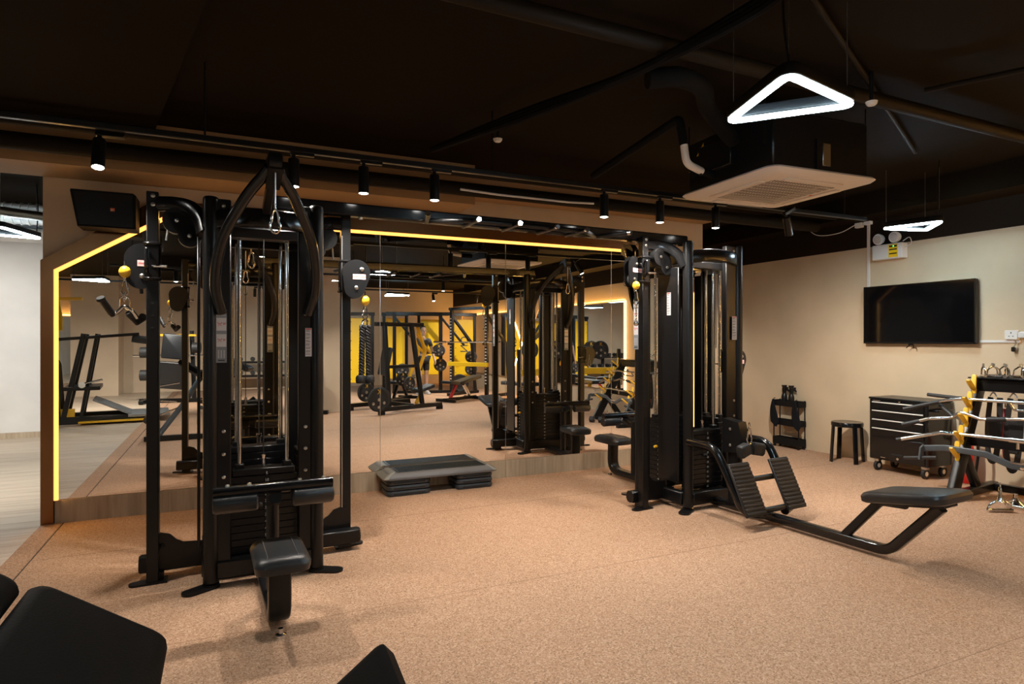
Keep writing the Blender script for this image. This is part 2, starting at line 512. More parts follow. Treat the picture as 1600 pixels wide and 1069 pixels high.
# services over the corridor
pipe([(-3.6, 6.4, 2.62), (-1.55, 7.6, 2.62)], .045, 'pipe', 'grey pipe slanting under the corridor ceiling', 'pipe', 'steel')
dct = MB().tube([(-4.2, 8.2, 2.74), (-1.4, 8.2, 2.74)], .11, 16)
for k in range(40): dct.tube([(-4.2+k*.07, 8.2, 2.74), (-4.185+k*.07, 8.2, 2.74)], .12, 16)
tag(dct.obj('corrugated_duct', 'offwhite'), 'pale corrugated duct crossing the corridor ceiling', 'duct')
crd = thing('fan_unit', 'pale ceiling unit with a slanted white underside at the corridor end', 'air conditioner', (-2.2, 9.6, 2.72))
MB().box((0, 0, .12), (.9, .9, .24), bev=.02).obj('unit_box', 'grey_plate', crd)
MB().box((0, 0, -.02), (1.0, 1.0, .05), bev=.015).obj('fascia_panel', 'white', crd)
# track and lamps
def track(y, x0, x1, label, z=2.56):
    t = thing('lighting_track', label, 'light track', (0, y, z))
    MB().box(((x0+x1)/2, 0, 0), (x1-x0, .035, .035), bev=.004).obj('rail', 'black', t)
    n = int((x1-x0)/1.7)
    for i in range(n+1):
        x = x0+.3+i*(x1-x0-.6)/max(1, n)
        MB().cyl((x, 0, .015), (x, 0, CZ-z), .006, 8).obj('hanger_rod', 'black', t)
    return t
track(4.0, -2.2, 5.6, 'black lighting track along the ceiling in front of the mirror wall')
track(0.2, -1.6, 5.8, 'black lighting track above the camera, seen only in the mirror')
track(-2.9, -3.8, 6.0, 'black lighting track far back, seen only in the mirror')

def make_lamp():
    t = thing('track_spotlight', 'x', 'spotlight', group='black cylinder spotlights on the ceiling tracks')
    MB().box((.05, 0, .205), (.14, .03, .03), bev=.003).obj('adapter', 'black', t)
    MB().cyl((0, 0, .205), (0, 0, .165), .012, 10).obj('stem', 'black', t)
    MB().lathe([(.004, .17), (.030, .168), (.033, .16), (.033, -.002), (.030, -.002), (.0285, .006)], n=20).obj('lamp_body', 'black', t)
    MB().lathe([(.0005, -.007), (.015, -.006), (.0283, -.001), (.0283, .005), (.0005, .005)], n=20).obj('lamp_face', 'bulb', t)
    return t
ld = bpy.data.lights.new('spot', 'SPOT')
ld.energy = SPOT_W; ld.spot_size = R(128); ld.spot_blend = 0.9; ld.shadow_soft_size = .03; ld.color = LAMP_COL
proto = make_lamp()
lamps = []
used = False
def lamp(x, y, label, tilt=(0, 0), w=None, z=2.335):
    global used
    o = proto if not used else copy_tree(proto)
    used = True
    o.location = (x, y, z); o['label'] = label
    o.rotation_euler = (R(tilt[0]), R(tilt[1]), 0)
    d = ld
    if w is not None:
        d = ld.copy(); d.energy = SPOT_W*w
        if y > 8: d.color = (1.0, .97, .94); d.spot_size = R(90); d.spot_blend = .8
    lo = bpy.data.objects.new('spot_light', d)
    COL.objects.link(lo); lo.parent = o; lo.location = (0, 0, -.02)
    return o
names = ['leftmost, above the wall speaker', 'right of the lat pulldown arch apex', 'third from the left', 'above the left end of the crossover beam',
         'above the right end of the crossover beam', 'beside the left corner of the air conditioner', 'behind the air conditioner panel', 'rightmost, past the air conditioner']
LW = 0
for (x, nm) in zip([-.62, .386, .808, 1.28, 2.624, 3.149, 3.724, 4.577], names):
    lamp(x, 4.0, 'black mirror-wall track spotlight, ' + nm, {'l': (-16, 0), 'r': (0, 0)}.get(nm[0], (0, 0)) if 'rightmost' not in nm else (12, -27), w=None if 'rightmost' not in nm else 2.6)
ORD = ['first', 'second', 'third', 'fourth', 'fifth', 'sixth']
for i, x in enumerate([-.7, .9, 2.3, 3.8, 5.3]):
    lamp(x, 0.2, '%s black spotlight from the left on the track over the camera' % ORD[i])
for i, x in enumerate([-3.4, -1.5, .6, 2.6, 4.6, 5.7]):
    lamp(x, -2.9, '%s black spotlight from the left on the far back track' % ORD[i], (-28, 0) if i != 4 else (22, 0), w=2.4)
def stem(o):
    MB().cyl((0, 0, .20), (0, 0, CZ-o.location.z+.01), .008, 8).obj('ceiling_stem', 'black', o)
for i, (x, y, tl) in enumerate([(-2.2, 7.0, (18, 0)), (-2.5, 8.2, (62, 0)), (-3.8, 8.2, (62, 0)), (-3.2, 2.0, (0, 0)), (-3.4, -1.2, (0, 0))]):
    o = lamp(x, y, '%s black spotlight over the wooden corridor floor, ordered from the mirror wall corner' % ORD[i], tl, w=(2.6, 1.7, 1.7, 1.5, 1.5)[i], z=2.42)
    stem(o)
o = lamp(6.0, 7.6, 'black spotlight in the recess past the mirror wall', w=1.0, z=2.42)
stem(o)

# triangle pendants
def triangle(c, z, ang, side, label, hang=True):
    t = thing('triangle_pendant', label, 'pendant light', (c[0], c[1], z), ang, 'white triangle pendant lights')
    r = side/math.sqrt(3)
    P = [(r*math.cos(R(90+120*k)), r*math.sin(R(90+120*k)), 0) for k in range(3)]
    def loop(rad, zz):
        out = []
        for i in range(3):
            a, b, c2 = V(P[i-1]), V(P[i]), V(P[(i+1) % 3])
            p, q = b+(a-b).normalized()*rad, b+(c2-b).normalized()*rad
            out += [p*(1-k/6)**2+b*2*k/6*(1-k/6)+q*(k/6)**2 for k in range(7)]
        return [(v.x, v.y, zz) for v in out]
    MB().sweep(loop(.055, .042), rrect(.045, .05, .006), closed=True).obj('housing', 'black', t)
    MB().sweep(loop(.055, .010), rrect(.032, .018, .007), closed=True).obj('diffuser_tube', 'tri', t)
    for p in P:
        MB().cyl((p[0]*.9, p[1]*.9, .07), (p[0]*.9, p[1]*.9, CZ-z), .0015, 6).obj('suspension_wire', 'steel', t)
    MB().tube(smooth_path([(P[0][0]*.9, P[0][1]*.9, .07), (P[0][0]*.9+.02, P[0][1]*.9, .3), (P[0][0]*.9, P[0][1]*.9, CZ-z)], 5), .005, 6).obj('power_cord', 'black', t)
    return t
def tri_at(pts, z, label):
    cx = sum(p[0] for p in pts)/3; cy = sum(p[1] for p in pts)/3
    side = sum(math.dist(pts[i], pts[i-1]) for i in range(3))/3
    a = math.degrees(math.atan2(pts[0][1]-cy, pts[0][0]-cx))-90
    return triangle((cx, cy), z, a, side, label)
tri_at([(2.0, 1.75), (2.15, 2.24), (2.51, 1.84)], 2.42, 'white glowing triangle pendant hanging in front of the ceiling air conditioner')
tri_at([(5.77, 3.38), (5.73, 3.98), (6.03, 3.65)], 2.44, 'white glowing triangle pendant in front of the emergency light on the right wall')
tri_at([(-1.73, 7.9), (-1.9, 7.25), (-2.35, 7.75)], 2.44, 'white glowing triangle pendant over the wooden corridor floor')
tri_at([(-2.4, -1.5), (-1.9, -1.2), (-1.9, -1.8)], 2.44, 'white glowing triangle pendant above the squat machine, seen in the mirror')
tri_at([(3.4, -2.6), (4.0, -2.9), (3.5, -3.2)], 2.44, 'white glowing triangle pendant above the back gym floor, seen in the mirror')
tri_at([(2.2, -5.6), (2.8, -5.9), (2.3, -6.2)], 2.44, 'white glowing triangle pendant nearest the back wall, seen in the mirror')

# air conditioner cassette
ac = thing('ceiling_air_conditioner', 'square white cassette air conditioner under a black box hung from the ceiling', 'air conditioner', (3.61, 3.29, 2.46), -3)
body = MB()
body.box((0, 0, .235), (.84, .84, .37), bev=.01)
body.box((-.43, .1, .25), (.05, .34, .2), bev=.005)
body.box((0, -.425, .16), (.12, .02, .20))
body.obj('unit_box', 'black', ac)
h = .475
prof = [(h-.10, 0.0), (h-.02, .018), (h, .035), (h, .045), (h-.06, .055)]
pan = MB()
def ring(w, z, rad=.06):
    return [(x, y, z) for x, y in rrect(2*w, 2*w, rad, 5)]
vs = []; rings = [ring(.281, .045, .02), ring(.281, .004, .02), ring(.29, .0, .02), ring(h-.09, .0, .05), ring(h-.02, .016, .06), ring(h, .032, .07), ring(h-.01, .045, .07), ring(.30, .05, .03)]
k = len(rings[0])
for r_ in rings: vs += r_
fs = [(i*k+q, i*k+(q+1) % k, (i+1)*k+(q+1) % k, (i+1)*k+q) for i in range(len(rings)-1) for q in range(k)]
pan.add(vs, fs)
pan.obj('fascia_panel', 'offwhite', ac)
MB().box((0, 0, .046), (.575, .575, .006)).obj('grille_back', 'dark', ac)
gr = MB()
for i in range(23): gr.box((-.275+i*.025, 0, .002), (.0055, .56, .003))
for i in range(9): gr.box((0, -.24+i*.06, .003), (.56, .007, .003))
gr.obj('grille', 'offwhite', ac, kind='stuff')
for a in range(4):
    X = Matrix.Rotation(R(90*a), 4, 'Z')
    f = MB(X).box((0, -.345, -.004), (.50, .062, .012), bev=.005).obj('louvre', 'offwhite', ac)
MB().box((.30, -.05, -.002), (.012, .02, .004)).obj('indicator', 'orange', ac, label='small red indicator light')
MB().box((.02, -.438, .16), (.07, .008, .15), bev=.004).obj('bracket', 'steel', ac)
tg = MB().prism([(0, 0), (.08, 0), (.08, .08)], (-.422, .33, .31), (0, -1, 0), (0, 0, 1), -.002).obj('warning_sticker', 'yellow', ac, label='yellow triangular warning sticker')
for sx in (-1, 1):
    for sy in (-1, 1):
        MB().cyl((sx*.45, sy*.38, .2), (sx*.45, sy*.38, CZ-2.46), .005, 8).obj('hanger_rod', 'black', ac)

# smoke detectors and ceiling odds and ends
for p, l in (((1.82, 4.18, 2.85), 'small white ceiling sensor hanging over the crossover beam'), ((3.51, 2.47, 2.80), 'small white smoke alarm right of the triangle pendant')):
    sd = thing('smoke_alarm', l, 'smoke alarm', p)
    MB().lathe([(.001, 0), (.022, .0), (.03, .008), (.034, .022), (.001, .024)], n=16).obj('sensor', 'white', sd)
    MB().cyl((0, 0, .03), (0, 0, CZ-p[2]), .012, 8).obj('mount', 'black', sd)
sp = thing('wall_speaker', 'black slanted loudspeaker hung on the beige wall above the mirror corner', 'speaker', (-.81, 5.62, 2.37), 0)
MB().prism([(-.205, .135), (.185, .135), (.205, .12), (.205, -.135), (-.165, -.135), (-.21, .125)], (0, .07, 0), (1, 0, 0), (0, 0, 1), .22).obj('cabinet', 'black_matte', sp)
MB().prism([(-.19, .118), (.18, .118), (.19, -.12), (-.152, -.12)], (0, -.15, 0), (1, 0, 0), (0, 0, 1), .006).obj('grille_cloth', 'black', sp)
bd = MB().box((.055, -.158, .0), (.028, .004, .024)).obj('badge', 'orange', sp, label='small orange and white badge')
text('JBL', .016, frame4((.055, -.1615, -.003), (1, 0, 0), (0, 0, 1)), 'ink_w', bd)
MB().box((0, .11, .1), (.08, .09, .05)).obj('bracket', 'black', sp)
# ---------------------------------------------------------------- cable machines
ZTOP = 2.21
def bolts(mb_pts, parent, ax=(0, -1, 0), r=.010):
    mb = MB()
    for p in mb_pts:
        p = V(p); a = V(ax)
        mb.lathe([(.0005, 0), (r, 0), (r, .004), (r*.6, .008), (.0005, .009)], p, a, 10)
    return mb.obj('bolts', 'steel', parent, kind='stuff')

def placard(parent, o, ux, w, h, style):
    ux = V(ux); uz = V((0, 0, 1)); n = ux.cross(uz)
    rot = Matrix((ux, uz.cross(ux), uz)).transposed()
    def plate(cx, cz, pw, ph, d, m, name, par):
        c = V(o)+ux*cx+uz*cz+n*d
        return MB().box(c, (pw, .0016, ph), rot).obj(name, m, par)
    if style == 'lat':
        b = plate(0, 0, w, h, .001, 'label_g', 'instruction_placard', parent); b['label'] = 'grey exercise instruction placard'
        plate(0, h*.225, w*.9, h*.24, .002, 'label_w', 'picture_panel', b)
        plate(0, -h*.08, w*.9, h*.24, .002, 'label_w', 'picture_panel', b)
        F = lambda cx, cz: frame4(V(o)+ux*cx+uz*cz+n*.0035, ux, uz)
        text('SINGLE\nHANDLE\nLAT PULL', h*.04, F(0, h*.425), 'ink_w', b, spacing=.8)
        for cz in (h*.225, -h*.08):
            mb = MB()
            for dx, s_ in ((-w*.14, 1), (w*.27, .6)):
                for p, q in (((-.10, .09), (-.16, .0)), ((.10, .09), (.16, .0)), ((-.16, .0), (-.05, -.02)), ((.16, .0), (.05, -.02)),
                             ((-.05, -.02), (-.05, -.12)), ((.05, -.02), (.05, -.12)), ((-.05, -.12), (-.10, -.22)), ((.05, -.12), (.10, -.22)), ((-.05, -.02), (.05, -.02))):
                    sc = w*s_*1.3
                    a = V(o)+ux*(dx+p[0]*sc)+uz*(cz+.02*h+p[1]*sc)+n*.0035
                    c = V(o)+ux*(dx+q[0]*sc)+uz*(cz+.02*h+q[1]*sc)+n*.0035
                    mb.cyl(a, c, w*.022, 6)
            mb.obj('figure_drawing', 'label_red', b)
        mb = MB()
        for dx in (-.26, 0, .26):
            for k in range(7): mb.box(V(o)+ux*dx*w+uz*(-h*(.27+.022*k))+n*.0032, (w*.12, .001, h*.01), rot)
        mb.obj('print_lines', 'ink_w', b, kind='stuff')
        plate(0, -h*.455, w*.6, h*.02, .002, 'ink', 'logo_bar', b)
        return b
    b = plate(0, 0, w, h, .001, 'label_w', 'safety_placard', parent); b['label'] = 'white safety placard with a red heading'
    plate(0, h*.465, w*.86, h*.04, .002, 'label_red', 'heading', b)
    mb = MB(); rnd = random.Random(3)
    for k in range(22):
        if k % 3 == 2: continue
        ww = w*rnd.uniform(.5, .8)
        mb.box(V(o)+ux*(-w*.42+ww/2)+uz*(h*(.42-.04*k))+n*.0025, (ww, .001, h*.014), rot)
    mb.obj('print_lines', 'ink', b, kind='stuff')
    return b

def stack(root, cx, cy, face, w, d, n, z0, lift, numbers=True):
    """weight stack facing direction `face` (unit xy)"""
    fx, fy = face
    me = None
    ang = math.degrees(math.atan2(fx, -fy))
    ph = .041
    for k in range(n):
        z = z0+k*ph+ph/2
        if me is None:
            mb = MB().box((0, 0, 0), (w, d, ph-.002), bev=.002)
            me = mb.mesh('weight_plate', 'black')
        o = bpy.data.objects.new('weight_plate', me); COL.objects.link(o); o.parent = root
        o.location = (cx, cy, z); o.rotation_euler = (0, 0, R(ang))
    zt = z0+n*ph
    rm = Matrix.Rotation(R(ang), 4, 'Z')
    X = Matrix.Translation((cx, cy, 0)) @ rm
    tp = MB(X).box((0, 0, zt+.022), (w*.94, d*1.02, .04), bev=.005).box((-w*.36, 0, zt+.055), (.05, .05, .03), bev=.004).box((w*.36, 0, zt+.055), (.05, .05, .03), bev=.004)
    tp.obj('top_plate', 'black', root)
    MB(X).lathe([(.001, 0), (.012, 0), (.012, .05), (.016, .055), (.016, .075), (.001, .08)], (0, 0, zt+.04), n=12).obj('eye_bolt', 'chrome', root)
    for sx in (-1, 1):
        MB(X).cyl((sx*w*.36, 0, z0-.02), (sx*w*.36, 0, 2.10), .0125, 14).obj('guide_rod', 'chrome', root, label='chrome guide rod')
    MB(X).cyl((0, 0, zt+.1), (0, 0, 2.12), .004, 8).obj('cable', 'rubber', root)
    st = MB(X)
    st.box((0, 0, z0-.02), (w, d, .03), bev=.004)
    for sx in (-1, 1): st.cyl((sx*w*.36, 0, .06), (sx*w*.36, 0, z0-.03), .02, 10)
    st.obj('stack_base', 'black', root)
    if numbers:
        s_ = MB(X).box((w*.04, -d/2-.0012, z0+n*ph/2), (.035, .002, n*ph)).obj('number_strip', 'black_matte', root)
        body_ = '\n'.join(str(5+5*k if n > 10 else 10*k+5) for k in range(n+1))
        P = X @ V((w*.04, -d/2-.003, z0+(n+.5)*ph/2))
        ux = (rm @ V((1, 0, 0)))
        text(body_, .024, frame4(P, ux, (0, 0, 1)), 'ink_w', s_, spacing=ph/.024/1.0)
    MB(X).lathe([(.0005, 0), (.012, 0), (.014, .012), (.010, .03), (.0005, .032)], (-w*.06, -d/2-.002, z0+n*ph*.62), (0, -1, 0), 12).obj('selector_pin', 'yellow_pl' if fx < 0 and root.location.x > 2 else 'rubber', root, label='yellow selector pin' if fx < 0 and root.location.x > 2 else None)

def column(root, sx, sy, flange=True):
    mb = MB()
    prof = [(a*1.0, b) for a, b in circ(.042, 18, .042)]
    x, y = sx*.288, sy*.30
    mb.sweep([(x, y, .03), (x, y, ZTOP-.02), (x, y, ZTOP-.006), (x, y, ZTOP)], prof, up=(0, 1, 0), scale=[1, 1, .93, .75])
    fw_ = .085 if flange is True else (flange or 0)
    if flange: mb.box((x-sx*(.0195+fw_/2), y-sy*.006, (ZTOP+.06)/2), (fw_, .048, ZTOP-.08), bev=.006)
    c = mb.obj('column', 'black', root)
    f = MB()
    dx, dy = sx*.10, sy*.06
    th = math.degrees(math.atan2(dy, dx))
    Xf = Matrix.Translation((x, y, 0)) @ Matrix.Rotation(R(th), 4, 'Z')
    f = MB(Xf)
    f.prism([(.12+.045*math.cos(R(a)), .045*math.sin(R(a))) for a in range(-90, 91, 15)] + [(0, .05), (-.03, .04), (-.03, -.04), (0, -.05)], (0, 0, 0), (1, 0, 0), (0, 1, 0), .012)
    f.lathe([(.001, 0), (.045, 0), (.045, .02), (.001, .022)], n=16)
    f.obj('foot', 'black', root)
    if flange: bolts([(x-sx*.065, y+sy*.019, z) for z in (.88, .75, .62, 1.555, 2.06, 2.16)], c, (0, sy, 0), .011)

def top_bar(root, X):
    mb = MB(X)
    pts = [(-.27, -.30, 2.08), (-.15, -.345, 2.095), (0, -.36, 2.10), (.15, -.345, 2.095), (.27, -.30, 2.08)]
    mb.sweep(smooth_path(pts, 5), rrect(.05, .105, .012), up=(0, 0, 1))
    mb.obj('top_bar', 'black_gloss', root)
    MB(X).box((0, -.30, .095), (.52, .07, .10), bev=.008).obj('base_bar', 'black', root)
    MB(X).box((0, -.22, 2.03), (.50, .05, .06), bev=.006).obj('rod_holder', 'black', root)

def pulley_plate(X, parent, name='pulley_plate'):
    """egg shaped pair of plates in local xz plane, origin at centre"""
    cs = [(.008+.092*math.cos(R(a_)), .035+.092*math.sin(R(a_))) for a_ in range(-30, 200, 10)] + [(-.006+.068*math.cos(R(a_)), -.066+.068*math.sin(R(a_))) for a_ in range(195, 345, 10)]
    poly = cs
    m = MB(X)
    m.prism(poly, (0, -.018, 0), (1, 0, 0), (0, 0, 1), .006)
    m.prism(poly, (0, .024, 0), (1, 0, 0), (0, 0, 1), .006)
    o = m.obj(name, 'black', parent)
    MB(X).cyl((.04, -.016, .05), (.04, .016, .05), .045, 20).obj('pulley_wheel', 'rubber', o)
    MB(X).cyl((0, -.016, -.07), (0, .016, -.07), .045, 20).obj('pulley_wheel', 'rubber', o)
    b = MB(X)
    for p in ((.042, .062), (.006, -.062)):
        b.lathe([(.0005, 0), (.014, 0), (.014, .005), (.009, .010), (.0005, .011)], (p[0], -.024, p[1]), (0, -1, 0), 12)
    b.obj('bolts', 'steel', o, kind='stuff')
    MB(X).box((.025, -.0255, .012), (.085, .002, .035)).obj('warning_label', 'label_pink', o, label='small white and red warning label')
    text('STAY CLEAR', .0135, X @ frame4((.025, -.0275, .012), (1, 0, 0), (0, 0, 1)), 'label_red', o)
    rim = [(p[0], -.021, p[1]) for p in poly]
    return o

def side_arm(root, X, zc, plate_dx, plate_dy, plate_rot):
    """adjustable pulley post on the -x side"""
    post = MB(X)
    post.box((-.575, -.085, 1.13), (.062, .058, 2.24), bev=.004)
    p = post.obj('post', 'black', root)
    hol = MB(X)
    for k in range(24):
        hol.cyl((-.575, -.1145, .35+k*.07), (-.575, -.1155, .35+k*.07), .007, 8)
    hol.obj('adjustment_holes', 'dark', p, kind='stuff')
    b1 = MB(X)
    for z in (2.225, 2.175): b1.lathe([(.0005, 0), (.012, 0), (.012, .004), (.0005, .008)], (-.572, -.114, z), (0, -1, 0), 10)
    b1.obj('bolts', 'steel', p, kind='stuff')
    MB(X).sweep(smooth_path([(-.55, -.085, 2.185), (-.46, -.11, 2.185), (-.38, -.17, 2.16), (-.33, -.24, 2.09), (-.31, -.29, 2.0)], 6), rrect(.06, .085, .018)).obj('top_arm', 'black_gloss', root)
    hs = MB(X)
    for (x, z, r) in ((-.45, 2.085, .075), (-.385, 2.0, .062)):
        hs.cyl((x, -.16, z), (x, -.10, z), r, 24)
    hs.prism([(-.50, 2.13), (-.36, 2.12), (-.33, 2.0), (-.40, 1.95), (-.46, 2.03)], (0, -.10, 0), (1, 0, 0), (0, 0, 1), .06)
    h_ = hs.obj('upper_pulley_housing', 'black', root)
    b2 = MB(X)
    for (x, z) in ((-.45, 2.085), (-.385, 2.0)): b2.lathe([(.0005, 0), (.013, 0), (.011, .006), (.0005, .009)], (x, -.16, z), (0, -1, 0), 10)
    b2.obj('bolts', 'steel', h_, kind='stuff')
    bt = MB(X)
    bt.box((-.46, 0, .09), (.38, .085, .09), bev=.008)
    bt.cyl((-.65, -.0, .09), (-.64, 0, .09), .048, 16)
    bt.obj('base_tube', 'black', root)
    ear = [(-.60, .10), (-.60, .225), (-.575, .262), (-.535, .275), (-.49, .262), (-.455, .225), (-.42, .205), (-.31, .20), (-.31, .08), (-.60, .08)]
    MB(X).prism(ear, (0, -.045, 0), (1, 0, 0), (0, 0, 1), .012).lathe([(.0005, 0), (.016, 0), (.013, .006), (.0005, .009)], (-.53, -.057, .20), (0, -1, 0), 12).obj('gusset_plate', 'black', root)
    fp = MB(X)
    fp.prism([(-.66+.035*math.cos(R(a)), -.06+.035*math.sin(R(a))-.03) for a in range(90, 271, 15)]+[(-.50, -.12), (-.50, -.02)], (0, 0, 0), (1, 0, 0), (0, 1, 0), .012)
    fp.box((-.56, -.04, .03), (.08, .07, .04))
    fp.obj('foot', 'black', root)
    # carriage
    cg = MB(X)
    cg.box((-.575, -.085, zc), (.082, .078, .20), bev=.01)
    cg.box((-.575, -.085, zc+.10), (.092, .088, .022), bev=.008)
    cg.box((-.575, -.085, zc-.10), (.092, .088, .022), bev=.008)
    cg.tube([(-.60, -.13, zc+.06), (-.60, -.155, zc+.07), (-.60, -.16, zc-.04), (-.60, -.13, zc-.06)], .009, 8, .02)
    c = cg.obj('pulley_carriage', 'black_gloss', root)
    Xp = X @ Matrix.Translation((-.575+plate_dx, -.085+plate_dy, zc-.02)) @ Matrix.Rotation(R(plate_rot), 4, 'Z')
    pulley_plate(Xp, root)
    MB(X).tube([(-.49, -.13, 2.08), (-.505, -.14, zc+.12)], .006, 8).obj('cable', 'steel', root)
    lv = MB(X).cyl((-.575, -.12, zc-.03), (-.50, -.15, zc-.03), .008, 8).obj('adjustment_lever', 'chrome', root)
    MB(X).cyl((-.545, -.05, .2), (-.545, -.05, 2.1), .005, 6).obj('cable', 'steel', root)
    # shroud panel
    MB(X).box((-.338, -.125, 1.11), (.016, .25, 1.78), bev=.004).obj('shroud_panel', 'black', root)

def lat_station(root, X, name=''):
    MB(X).sweep(fillet([(0, -.32, .055), (0, -1.06, .055), (0, -1.05, .36)], .12), rrect(.105, .06, .015)).obj('seat_frame', 'black', root)
    st = MB(X)
    prof = []
    w2, l0, l1 = .125, -1.25, -.86
    rings = []
    for z, ins, r in ((.335, .022, .04), (.342, .006, .05), (.375, 0, .055), (.398, .012, .05), (.408, .035, .045), (.411, .07, .04)):
        rings.append([(x, y+(l0+l1)/2, z) for x, y in rrect(2*(w2-ins), (l1-l0)-2*ins, r, 4)])
    k = len(rings[0]); vs = [v for r_ in rings for v in r_]
    fs = [(i*k+q, i*k+(q+1) % k, (i+1)*k+(q+1) % k, (i+1)*k+q) for i in range(len(rings)-1) for q in range(k)]
    fs += [tuple(range(k-1, -1, -1)), tuple((len(rings)-1)*k+q for q in range(k))]
    st.add(vs, fs)
    s_ = st.obj('seat', 'leather', root)
    sm = MB(X)
    for sx in (-1, 1): sm.tube([(sx*.075, -1.235, .385), (sx*.066, -1.19, .4125), (sx*.066, -.92, .4125), (sx*.07, -.875, .39)], .0022, 6, .02)
    sm.obj('stitching', 'grey_paint', s_)
    MB(X).box((0, -1.05, .335), (.14, .26, .012)).obj('seat_plate', 'black', root)
    MB(X).lathe([(.001, 0), (.028, 0), (.026, .012), (.012, .018), (.012, .04), (.001, .04)], (0, -1.10, 0), n=16).obj('levelling_foot', 'chrome', root)
    po = MB(X)
    po.cyl((0, -.72, .06), (0, -.72, .60), .032, 18)
    po.sweep([(0, -.72, .55), (0, -.86, .60)], rrect(.06, .05, .008))
    po.obj('pad_post', 'black', root)
    MB(X).cyl((-.285, -.84, .648), (.285, -.84, .648), .028, 18).obj('pad_bar', 'black_gloss', root)
    kn = MB(X)
    for x in (-.22, -.12, .12, .24): kn.lathe([(.0005, 0), (.011, 0), (.009, .008), (.0005, .011)], (x, -.84, .675), (0, 0, 1), 10)
    kn.obj('bolts', 'steel', root, kind='stuff')
    for sx in (-1, 1):
        MB(X).sweep([(sx*.08, -.85, .592), (sx*.09, -.85, .592), (sx*.275, -.85, .592), (sx*.287, -.85, .592)], circ(.046, 20), scale=[.8, 1, 1, .8]).obj('thigh_roller', 'leather', root)
    for sx in (-1, 1):
        MB(X).sweep(smooth_path([(sx*.235, -.335, 1.55), (sx*.268, -.40, 1.72), (sx*.235, -.50, 1.94), (sx*.135, -.63, 2.14), (sx*.045, -.76, 2.255), (sx*.022, -.80, 2.285)], 8), circ(.030, 12, .026)).obj('arch_tube', 'black_gloss', root)
    hd = MB(X)
    hd.prism([(-.80, 2.215), (-.72, 2.19), (-.70, 2.285), (-.74, 2.34), (-.86, 2.335), (-.88, 2.26)], (-.035, 0, 0), (0, 1, 0), (0, 0, 1), .07)
    hd.sweep(smooth_path([(0, -.74, 2.27), (0, -.5, 2.20), (0, -.33, 2.13)], 5), rrect(.045, .06, .01))
    hd.cyl((-.03, -.83, 2.30), (.03, -.83, 2.30), .055, 20)
    hd.obj('apex_pulley_head', 'black', root)
    MB(X).cyl((0, -.855, 2.27), (0, -.855, 2.05), .004, 8).obj('cable', 'steel', root)

def row_station(root, X):
    ra = MB(X)
    ra.sweep(fillet([(0, -.30, .055), (.0, -1.76, .055), (.01, -2.06, .40)], .16, 8), rrect(.07, .062, .014))
    ra.obj('rail', 'black_gloss', root)
    MB(X).sweep(fillet([(0, -1.46, .07), (.01, -1.70, .36), (.01, -1.86, .372)], .08, 6), rrect(.05, .055, .012)).obj('seat_strut', 'black', root)
    MB(X).box((.02, -1.90, .386), (.16, .42, .02), Matrix.Rotation(R(-9.6), 3, 'X'), .004).obj('seat_plate', 'black', root)
    st = MB(X)
    rings = []
    for z, ins, r in ((.388, .02, .05), (.398, .004, .06), (.43, 0, .06), (.45, .012, .055), (.458, .04, .05)):
        rings.append([(x+.03, y-1.90, z+.012-y*.17) for x, y in rrect(2*(.19-ins), 2*(.255-ins), r, 4)])
    k = len(rings[0]); vs = [v for r_ in rings for v in r_]
    fs = [(i*k+q, i*k+(q+1) % k, (i+1)*k+(q+1) % k, (i+1)*k+q) for i in range(len(rings)-1) for q in range(k)]
    fs += [tuple(range(k-1, -1, -1)), tuple((len(rings)-1)*k+q for q in range(k))]
    st.add(vs, fs); st.obj('seat', 'leather', root)
    for sx in (-1, 1):
        MB(X).tube([(sx*.30, -.32, .565), (sx*.30, -.60, .56), (sx*.285, -.86, .12), (sx*.12, -.90, .09)], .034, 14, .16).obj('guard_tube', 'black_gloss', root)
        a, b = V((sx*.225, -.75, .46)), V((sx*.225, -.93, .10))
        t = (b-a).normalized(); nn = V((1, 0, 0)).cross(t)
        rot = Matrix((V((1, 0, 0)), -nn, -t)).transposed()
        L = (b-a).length
        fpl = MB(X).box((a+b)/2, (.215, .022, L), rot, .004).obj('foot_plate', 'rubber', root)
        rb = MB(X)
        for q in range(13):
            rb.box(a+t*(L*(q+.7)/13.4)-nn*.0135, (.205, .008, L/13.4*.55), rot, .002)
        rb.obj('tread_ribs', 'rubber', fpl, kind='stuff')
    cr = MB(X)
    cr.cyl((-.25, -.78, .33), (.25, -.78, .33), .022, 12)
    cr.cyl((-.25, -.90, .12), (.25, -.90, .12), .022, 12)
    cr.obj('cross_tube', 'black', root)
    pt = MB(X)
    pt.box((0, -.52, .40), (.05, .09, .68), bev=.006)
    pt.prism([(-.60, .74), (-.44, .76), (-.44, .48), (-.60, .50), (-.63, .62)], (-.045, 0, 0), (0, 1, 0), (0, 0, 1), .09)
    pt.obj('pulley_tower', 'black', root)
    bolts([(-.047, -.52, .68), (-.047, -.52, .55)], root, (-1, 0, 0), .012)

